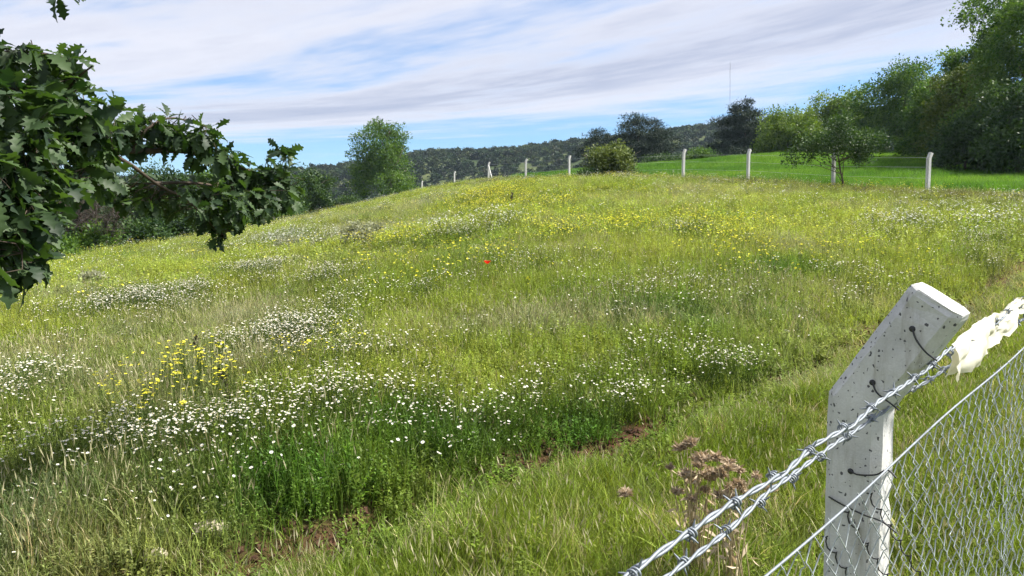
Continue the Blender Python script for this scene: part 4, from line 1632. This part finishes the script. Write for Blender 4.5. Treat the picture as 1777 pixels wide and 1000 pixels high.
# ------------------------------------------------------------------ near oak bough
def oak_leaf_mesh(seed):
    rng = np.random.default_rng(seed)
    n_ = 24
    t_ = np.linspace(0, 1, n_)
    V = []
    bend = -.15 - .45 * rng.random()
    tw = rng.normal() * .25
    for i2, f_ in enumerate(t_):
        env = math.sin(math.pi * min(1, (.06 + .94 * f_)) ** 1.25) ** .8
        lob = .5 + .5 * math.cos(2 * math.pi * (f_ * 4.6 - .62))
        hw = .30 * env * (.42 + .58 * lob ** .7) + .006
        fw = .04 * lob * env
        for sd in (-1, 0, 1):
            x_ = f_ + (fw if sd else 0)
            y_ = sd * hw * (1 + .1 * rng.normal())
            z_ = bend * f_ ** 2 + .22 * abs(y_) + tw * y_ * f_ + .03 * math.sin(f_ * 22 + sd) * abs(y_) * 2
            V.append((x_, y_, z_))
    Q_ = []
    for i2 in range(n_ - 1):
        a_ = i2 * 3
        Q_ += [[a_, a_ + 1, a_ + 4, a_ + 3], [a_ + 1, a_ + 2, a_ + 5, a_ + 4]]
    c0 = len(V)
    V += [(-.16, -.008, .02), (-.16, .008, .02), (.02, .012, 0), (.02, -.012, 0)]
    Q_.append([c0, c0 + 1, c0 + 2, c0 + 3])
    V = np.array(V)
    return V, np.array(Q_), seed


OAKV = [oak_leaf_mesh(s_) for s_ in range(1, 7)]
orng = np.random.default_rng(19)
OAK_BASE = np.array([-4.3, 2.5, 0])
OAK_BASE[2] = gz(OAK_BASE[0], OAK_BASE[1])
oak = empty('oak_tree', OAK_BASE, 'near oak with lobed leaves hanging in from the left', 'tree')


def orel(p_):
    return np.asarray(p_, float) - OAK_BASE


BR = []   # (points in world, r0, r1)
fork_w = OAK_BASE + np.array([.05, .1, 2.1])
BR.append(([fork_w, pt(-260, 90, 3.0), pt(-100, 120, 2.9), pt(20, 150, 2.75), pt(100, 185, 2.8), pt(190, 225, 3.0)], .030, .004))
BR.append(([fork_w + [0, .05, -.1], pt(-200, 200, 3.3), pt(0, 240, 3.2), pt(120, 254, 3.35), pt(230, 262, 3.6), pt(330, 264, 3.9), pt(415, 290, 4.15), pt(505, 322, 4.4)], .028, .004))
BR.append(([pt(170, 256, 3.4), pt(225, 285, 3.5), pt(270, 318, 3.65), pt(330, 352, 3.85), pt(380, 405, 4.0)], .011, .003))
BR.append(([pt(270, 318, 3.65), pt(340, 318, 3.9), pt(430, 330, 4.2), pt(512, 330, 4.4)], .008, .003))
BR.append(([pt(20, 150, 2.75), pt(45, 210, 2.6), pt(62, 270, 2.45), pt(52, 350, 2.35), pt(38, 440, 2.25)], .007, .003))
BR.append(([fork_w + [0, 0, -.1], pt(-260, 290, 2.9), pt(-100, 340, 2.7), pt(-10, 390, 2.5), pt(35, 455, 2.35)], .020, .003))
BR.append(([fork_w + [.05, 0, .15], pt(-250, -160, 2.9), pt(0, -90, 2.8), pt(95, -6, 2.75)], .022, .003))
BR.append(([pt(230, 262, 3.6), pt(255, 225, 3.6), pt(300, 205, 3.7), pt(370, 225, 3.9)], .008, .003))
BR.append(([pt(100, 185, 2.8), pt(130, 140, 2.75), pt(160, 115, 2.7)], .006, .003))
BR.append(([pt(-100, 120, 2.9), pt(-20, 95, 2.75), pt(50, 90, 2.7), pt(110, 100, 2.7)], .009, .003))
BR.append(([pt(-100, 120, 2.9), pt(-20, 230, 2.8), pt(60, 290, 2.8), pt(130, 320, 3.0)], .009, .003))
sk = []
for P, r0_, r1_ in BR:
    S_ = spline(P, 26)
    V, Q_ = tube(np.array([orel(p_) for p_ in S_]), np.linspace(r0_, r1_, 26), 7)
    add('branch', mesh_np('branch', V, [Q_], [M_bark], True), oak)
    sk.append(S_)
sk = np.concatenate(sk)
tr_ = spline([OAK_BASE + [-.1, 0, -.3], OAK_BASE + [-.05, .02, .8], OAK_BASE + [.0, .05, 1.7], OAK_BASE + [.05, .1, 2.4], OAK_BASE + [-.1, .3, 3.6]], 14)
V, Q_ = tube(np.array([orel(p_) for p_ in tr_]), np.linspace(.17, .06, 14), 10)
add('trunk', mesh_np('trunk', V, [Q_], [M_bark], True), oak)


def inpoly(px, py, poly):
    c_ = False
    n_ = len(poly)
    for i2 in range(n_):
        x0, y0 = poly[i2]
        x1, y1 = poly[(i2 + 1) % n_]
        if (y0 > py) != (y1 > py) and px < (x1 - x0) * (py - y0) / (y1 - y0) + x0:
            c_ = not c_
    return c_


POLYS = [
    # outline in the photo, depth range, clusters, leaf length range
    ([(-60, 75), (30, 70), (60, 80), (120, 90), (150, 120), (185, 165), (205, 215), (195, 290), (150, 330), (80, 300), (-60, 290)], (2.35, 3.2), 96, (.052, .105)),
    ([(-60, 130), (60, 150), (110, 230), (60, 330), (-60, 320)], (2.15, 2.5), 12, (.065, .10)),
    ([(-40, 250), (70, 250), (88, 330), (80, 420), (60, 480), (-20, 480), (-40, 450)], (2.1, 2.6), 74, (.05, .10)),
    ([(150, 215), (205, 215), (215, 300), (180, 330), (110, 330)], (2.8, 3.4), 18, (.065, .095)),
    ([(205, 205), (270, 198), (310, 203), (375, 226), (395, 265), (380, 285), (330, 275), (290, 255), (230, 255), (200, 270)], (3.5, 4.0), 42, (.06, .095)),
    ([(375, 245), (430, 282), (470, 290), (485, 255), (502, 258), (508, 325), (440, 330), (380, 300)], (4.0, 4.45), 34, (.06, .09)),
    ([(180, 300), (250, 318), (330, 312), (450, 325), (515, 325), (508, 355), (440, 375), (390, 395), (330, 380), (250, 360), (190, 350)], (3.5, 4.4), 76, (.055, .085)),
    ([(355, 375), (400, 370), (395, 410), (372, 415)], (3.95, 4.1), 8, (.06, .085)),
    ([(80, -20), (112, -20), (105, 2), (88, 2)], (2.6, 2.7), 2, (.06, .08)),
]
leaves = []    # (pos, dir, normal, length, variant, shade)
tw_mb = MB()
for poly, (d0, d1), nc, (l0, l1) in POLYS:
    xs = [p_[0] for p_ in poly]
    ys = [p_[1] for p_ in poly]
    made = 0
    cents = []
    tries = 0
    while made < nc and tries < 4000:
        tries += 1
        px_, py_ = orng.uniform(min(xs), max(xs)), orng.uniform(min(ys), max(ys))
        if not inpoly(px_, py_, poly):
            continue
        if any(math.hypot(px_ - a_, py_ - b_) < 10 for a_, b_ in cents):
            continue
        cents.append((px_, py_))
        made += 1
        fx = (px_ - min(xs)) / (max(xs) - min(xs))
        C = pt(px_, py_, d0 + (d1 - d0) * (.6 * fx + .4 * orng.random()))
        j_ = np.argmin(((sk - C) ** 2).sum(1))
        root_ = sk[j_]
        mid = (root_ + C) / 2 + orng.normal(size=3) * .02
        tw_mb.tube([orel(root_), orel(mid), orel(C)], [.0022, .0017, .0011], 4)
        ax = C - root_
        ax = ax / (np.linalg.norm(ax) + 1e-6)
        for q_ in range(int(orng.integers(5, 9))):
            d_ = ax * .5 + orng.normal(size=3) * .75 + np.array([0, 0, -.28])
            d_ /= np.linalg.norm(d_)
            nn = np.array([0, 0, 1.0]) + orng.normal(size=3) * .55
            nn -= d_ * np.dot(nn, d_)
            nn /= np.linalg.norm(nn) + 1e-6
            leaves.append((C - ax * .03 * orng.random() + d_ * .012, d_, nn, l0 + (l1 - l0) * orng.random(), int(orng.integers(0, 6)), orng.random()))
add('twig', tw_mb.mesh('twig', [M_bark], True), oak, kind='stuff')
leaves.sort(key=lambda L_: -L_[3] / np.linalg.norm(L_[0] - EYE) + (9 if (L_[0][0] / L_[0][1]) < -.68 else 0))
LEAF_ME = {}
for vi, (V, Q_, _) in enumerate(OAKV):
    for si, sh in enumerate((.1, .5, .9)):
        LEAF_ME[vi, si] = mesh_np('leaf', V, [Q_], [M_oak], False, {'shade': np.full(len(V), sh)})
bulk = MB()
for i_, (C, d_, nn, L_, vi, sh) in enumerate(leaves):
    side = np.cross(nn, d_)
    M_ = np.stack([d_, side, nn], 1) * L_
    if i_ < 300:
        o_ = add('leaf', LEAF_ME[vi, min(2, int(sh * 3))], oak)
        o_.matrix_local = Matrix([[*M_[0], orel(C)[0]], [*M_[1], orel(C)[1]], [*M_[2], orel(C)[2]], [0, 0, 0, 1]])
    else:
        V, Q_, _ = OAKV[vi]
        bulk.add(V @ M_.T + orel(C), Q_, a=sh)
add('foliage', bulk.mesh('foliage', [M_oak]), oak, kind='stuff')
print('OAK LEAVES', len(leaves))

# ------------------------------------------------------------------ small things in the meadow
def thistle(px_, Y_, label, n_heads, spread, hh, seed):
    rng = np.random.default_rng(seed)
    x_ = (px_ - 888.5) / F * Y_
    b_ = np.array([x_, Y_, gz(x_, Y_)])
    t_ = empty('dead_thistle', b_, label, 'thistle', 'dead thistles by the near fence')
    for q_ in range(n_heads):
        tip = np.array([rng.normal() * spread, rng.normal() * spread * .6, hh * (.62 + .42 * rng.random())])
        base = np.array([rng.normal() * .03, rng.normal() * .03, -.03])
        S_ = spline([base, base * .5 + tip * .45 + np.array([0, 0, .06]), tip], 8)
        V, Q_ = tube(S_, np.linspace(.0035, .0016, 8), 5)
        add('stem', mesh_np('stem', V, [Q_], [M_dry], True, {'shade': np.full(len(V), rng.random())}), t_)
        mb = MB()
        n_ = 70
        D = rng.normal(size=(n_, 3))
        D[:, 2] = np.abs(D[:, 2]) * .7 - .25
        D /= np.linalg.norm(D, axis=1)[:, None]
        rr_ = .010 + .004 * rng.random()
        V, Q_ = leaf_quads(np.zeros((n_, 3)) + D * rr_ * .4, D, np.full(n_, rr_ * 1.7) * (.7 + .6 * rng.random(n_)), .16, rng)
        mb.add(V, Q_, a=np.repeat(rng.random(n_) * .5, 4))
        # rounded core
        th_, ph_ = np.meshgrid(np.linspace(0.2, 2.9, 5), np.linspace(0, 2 * math.pi, 8)[:-1])
        cv = np.stack([np.sin(th_) * np.cos(ph_), np.sin(th_) * np.sin(ph_), np.cos(th_)], -1).reshape(-1, 3) * rr_
        cq = [[i2 * 5 + j2, ((i2 + 1) % 7) * 5 + j2, ((i2 + 1) % 7) * 5 + j2 + 1, i2 * 5 + j2 + 1] for i2 in range(7) for j2 in range(4)]
        mb.add(cv, cq, a=.1)
        me_ = mb.mesh('flower_head', [M_thistle])
        o_ = add('flower_head', me_, t_, tip)
        s2 = .9 + .6 * rng.random()
        o_.scale = (s2, s2, s2)
    # withered leaves
    n_ = 60
    P = np.stack([rng.normal(0, spread * .7, n_), rng.normal(0, spread * .4, n_), hh * (.25 + .6 * rng.random(n_))], 1)
    D = rng.normal(size=(n_, 3)) + np.array([0, 0, -.4])
    D /= np.linalg.norm(D, axis=1)[:, None]
    V, Q_ = leaf_quads(P, D, .035 + .04 * rng.random(n_), .12, rng)
    add('withered_leaves', mesh_np('withered_leaves', V, [Q_], [M_thistle], False, {'shade': np.repeat(.5 + .5 * rng.random(n_), 4)}), t_, kind='stuff')


thistle(1215, 3.15, 'dead brown thistle with dry heads in front of the barbed wire', 24, .085, .60, 5)
thistle(1275, 3.05, 'smaller dead thistle next to the barbed wire strand', 14, .06, .58, 6)


# straw coloured dry stalks arching near the wire
def dry_stalk(px_, Y_, tips, label):
    x_ = (px_ - 888.5) / F * Y_
    b_ = np.array([x_, Y_, gz(x_, Y_)])
    mb = MB()
    for (tx, ty, Yt) in tips:
        tip = pt(tx, ty, Yt) - b_
        S_ = spline([[0, 0, -.03], tip * .55 + np.array([0, 0, .07]), tip], 12)
        mb.tube(S_, np.linspace(.003, .0012, 12), 4, RNG.random())
    add('dry_stalk', mb.mesh('dry_stalk', [M_dry], True), None, b_, label=label, category='stalk', group='dry straw stalks by the near fence')


dry_stalk(1270, 2.5, [(1300, 830, 2.45), (1240, 860, 2.5), (1310, 845, 2.6)], 'pale dry stalk rising behind the barbed wire')
dry_stalk(1340, 2.35, [(1270, 918, 2.2), (1375, 960, 2.2), (1290, 925, 2.4)], 'pale dry stalk arching below the barbed wire')


def dock(px_, py_, h_px, label):
    c_ = ground_at(px_, py_)
    h_ = h_px * c_[1] / F
    mb = MB()
    rng = np.random.default_rng(int(px_))
    ax = spline([[0, 0, -.05], [rng.normal() * .02, 0, h_ * .5], [rng.normal() * .03, 0, h_]], 8)
    mb.tube(ax, np.linspace(.006, .003, 8) * min(2.2, max(1, c_[1] / 6)), 5, .3)
    n_ = 60
    f_ = .25 + .75 * rng.random(n_)
    P = np.stack([np.interp(f_, np.linspace(0, 1, 8), ax[:, q_]) for q_ in range(3)], 1)
    D = rng.normal(size=(n_, 3)) + np.array([0, 0, 1.0])
    D /= np.linalg.norm(D, axis=1)[:, None]
    V, Q_ = leaf_quads(P, D, (.02 + .025 * rng.random(n_)) * min(2, max(1, c_[1] / 7)), .35, rng)
    mb.add(V, Q_, a=np.repeat(rng.random(n_), 4))
    add('dock_stalk', mb.mesh('dock_stalk', [M_dock]), None, (c_[0], c_[1], gz(c_[0], c_[1])), label=label, category='stalk', group='dark dock stalks in the meadow')


dock(400, 718, 75, 'dark upright dock stalk right of the yellow flower patch')
dock(338, 640, 55, 'dark leaning dock stalk above the yellow flower patch')
dock(187, 548, 34, 'small dark stalk left of the bright white flower drift')
dock(888, 362, 26, 'dark stalk standing right of the yellow drift on the crest')

# poppy
c_ = ground_at(846, 458, .40)
b_ = np.array([c_[0], c_[1], gz(c_[0], c_[1])])
top = pt(846, 458, c_[1])
po = empty('poppy', b_, 'single red poppy in the middle of the meadow', 'flower')
hh = top[2] - b_[2]
V, Q_ = tube(spline([[0, 0, 0], [.01, 0, hh * .5], [0, 0, hh]], 8), .003, 5)
add('stem', mesh_np('stem', V, [Q_], [M_stem], True, {'shade': np.full(len(V), .5)}), po)
rng = np.random.default_rng(2)
for q_ in range(4):
    an = q_ * math.pi / 2 + .3
    V, Q_ = [], []
    for i2 in range(5):
        for j2 in range(5):
            f_, g_ = i2 / 4, (j2 - 2) / 2
            rad = .042 * f_
            aa = an + g_ * .95 * (1 - .2 * f_)
            V.append((rad * math.cos(aa), rad * math.sin(aa), hh + .036 * f_ ** 1.6 + .006 * math.sin(g_ * 6 + q_) * f_))
    for i2 in range(4):
        for j2 in range(4):
            Q_.append([i2 * 5 + j2, i2 * 5 + j2 + 1, (i2 + 1) * 5 + j2 + 1, (i2 + 1) * 5 + j2])
    add('petal', mesh_np('petal', np.array(V), [np.array(Q_)], [M_red], True, {'shade': np.full(25, rng.random())}), po)


def stone(px_, py_, w_px, label):
    c_ = ground_at(px_, py_)
    r_ = w_px / 2 * c_[1] / F
    bm = bmesh.new()
    bmesh.ops.create_icosphere(bm, subdivisions=3, radius=r_)
    o2 = float(px_)
    for v_ in bm.verts:
        q_ = v_.co / r_
        d_ = .72 + .55 * float(vnoise(q_.x * 1.3 + q_.z, q_.y * 1.3 - q_.z * .7, 1.2, o2)) + .12 * float(vnoise(q_.x * 4, q_.y * 4 + q_.z * 3, 1, o2))
        v_.co = Vector((q_.x * 1.1, q_.y * .85, q_.z * .6)) * r_ * d_
    me_ = bpy.data.meshes.new('stone')
    bm.to_mesh(me_)
    bm.free()
    me_.materials.append(M_stone)
    add('stone', me_, None, (c_[0], c_[1], gz(c_[0], c_[1]) + r_ * .45), label=label, category='stone', group='pale stones in the grass')


stone(268, 975, 42, 'pale limestone lump low in the grass at the bottom left')
stone(365, 935, 50, 'pale stone half hidden in grass above the limestone lump')

# ------------------------------------------------------------------ thin summer haze
m_, N_ = new_mat('haze')
pv = N_.n('ShaderNodeVolumePrincipled')
pv.inputs['Color'].default_value = (.62, .80, 1, 1)
pv.inputs['Density'].default_value = .00016
pv.inputs['Anisotropy'].default_value = .2
o_ = N_.n('ShaderNodeOutputMaterial')
N_.l(pv.outputs[0], o_.inputs['Volume'])
bm = bmesh.new()
bmesh.ops.create_cube(bm, size=1)
me_ = bpy.data.meshes.new('haze')
bm.to_mesh(me_)
bm.free()
me_.materials.append(m_)
hz = add('haze', me_, None, (0, 0, 40), kind='stuff', label='thin pale summer haze over the valley')
hz.scale = (4900, 4900, 120)
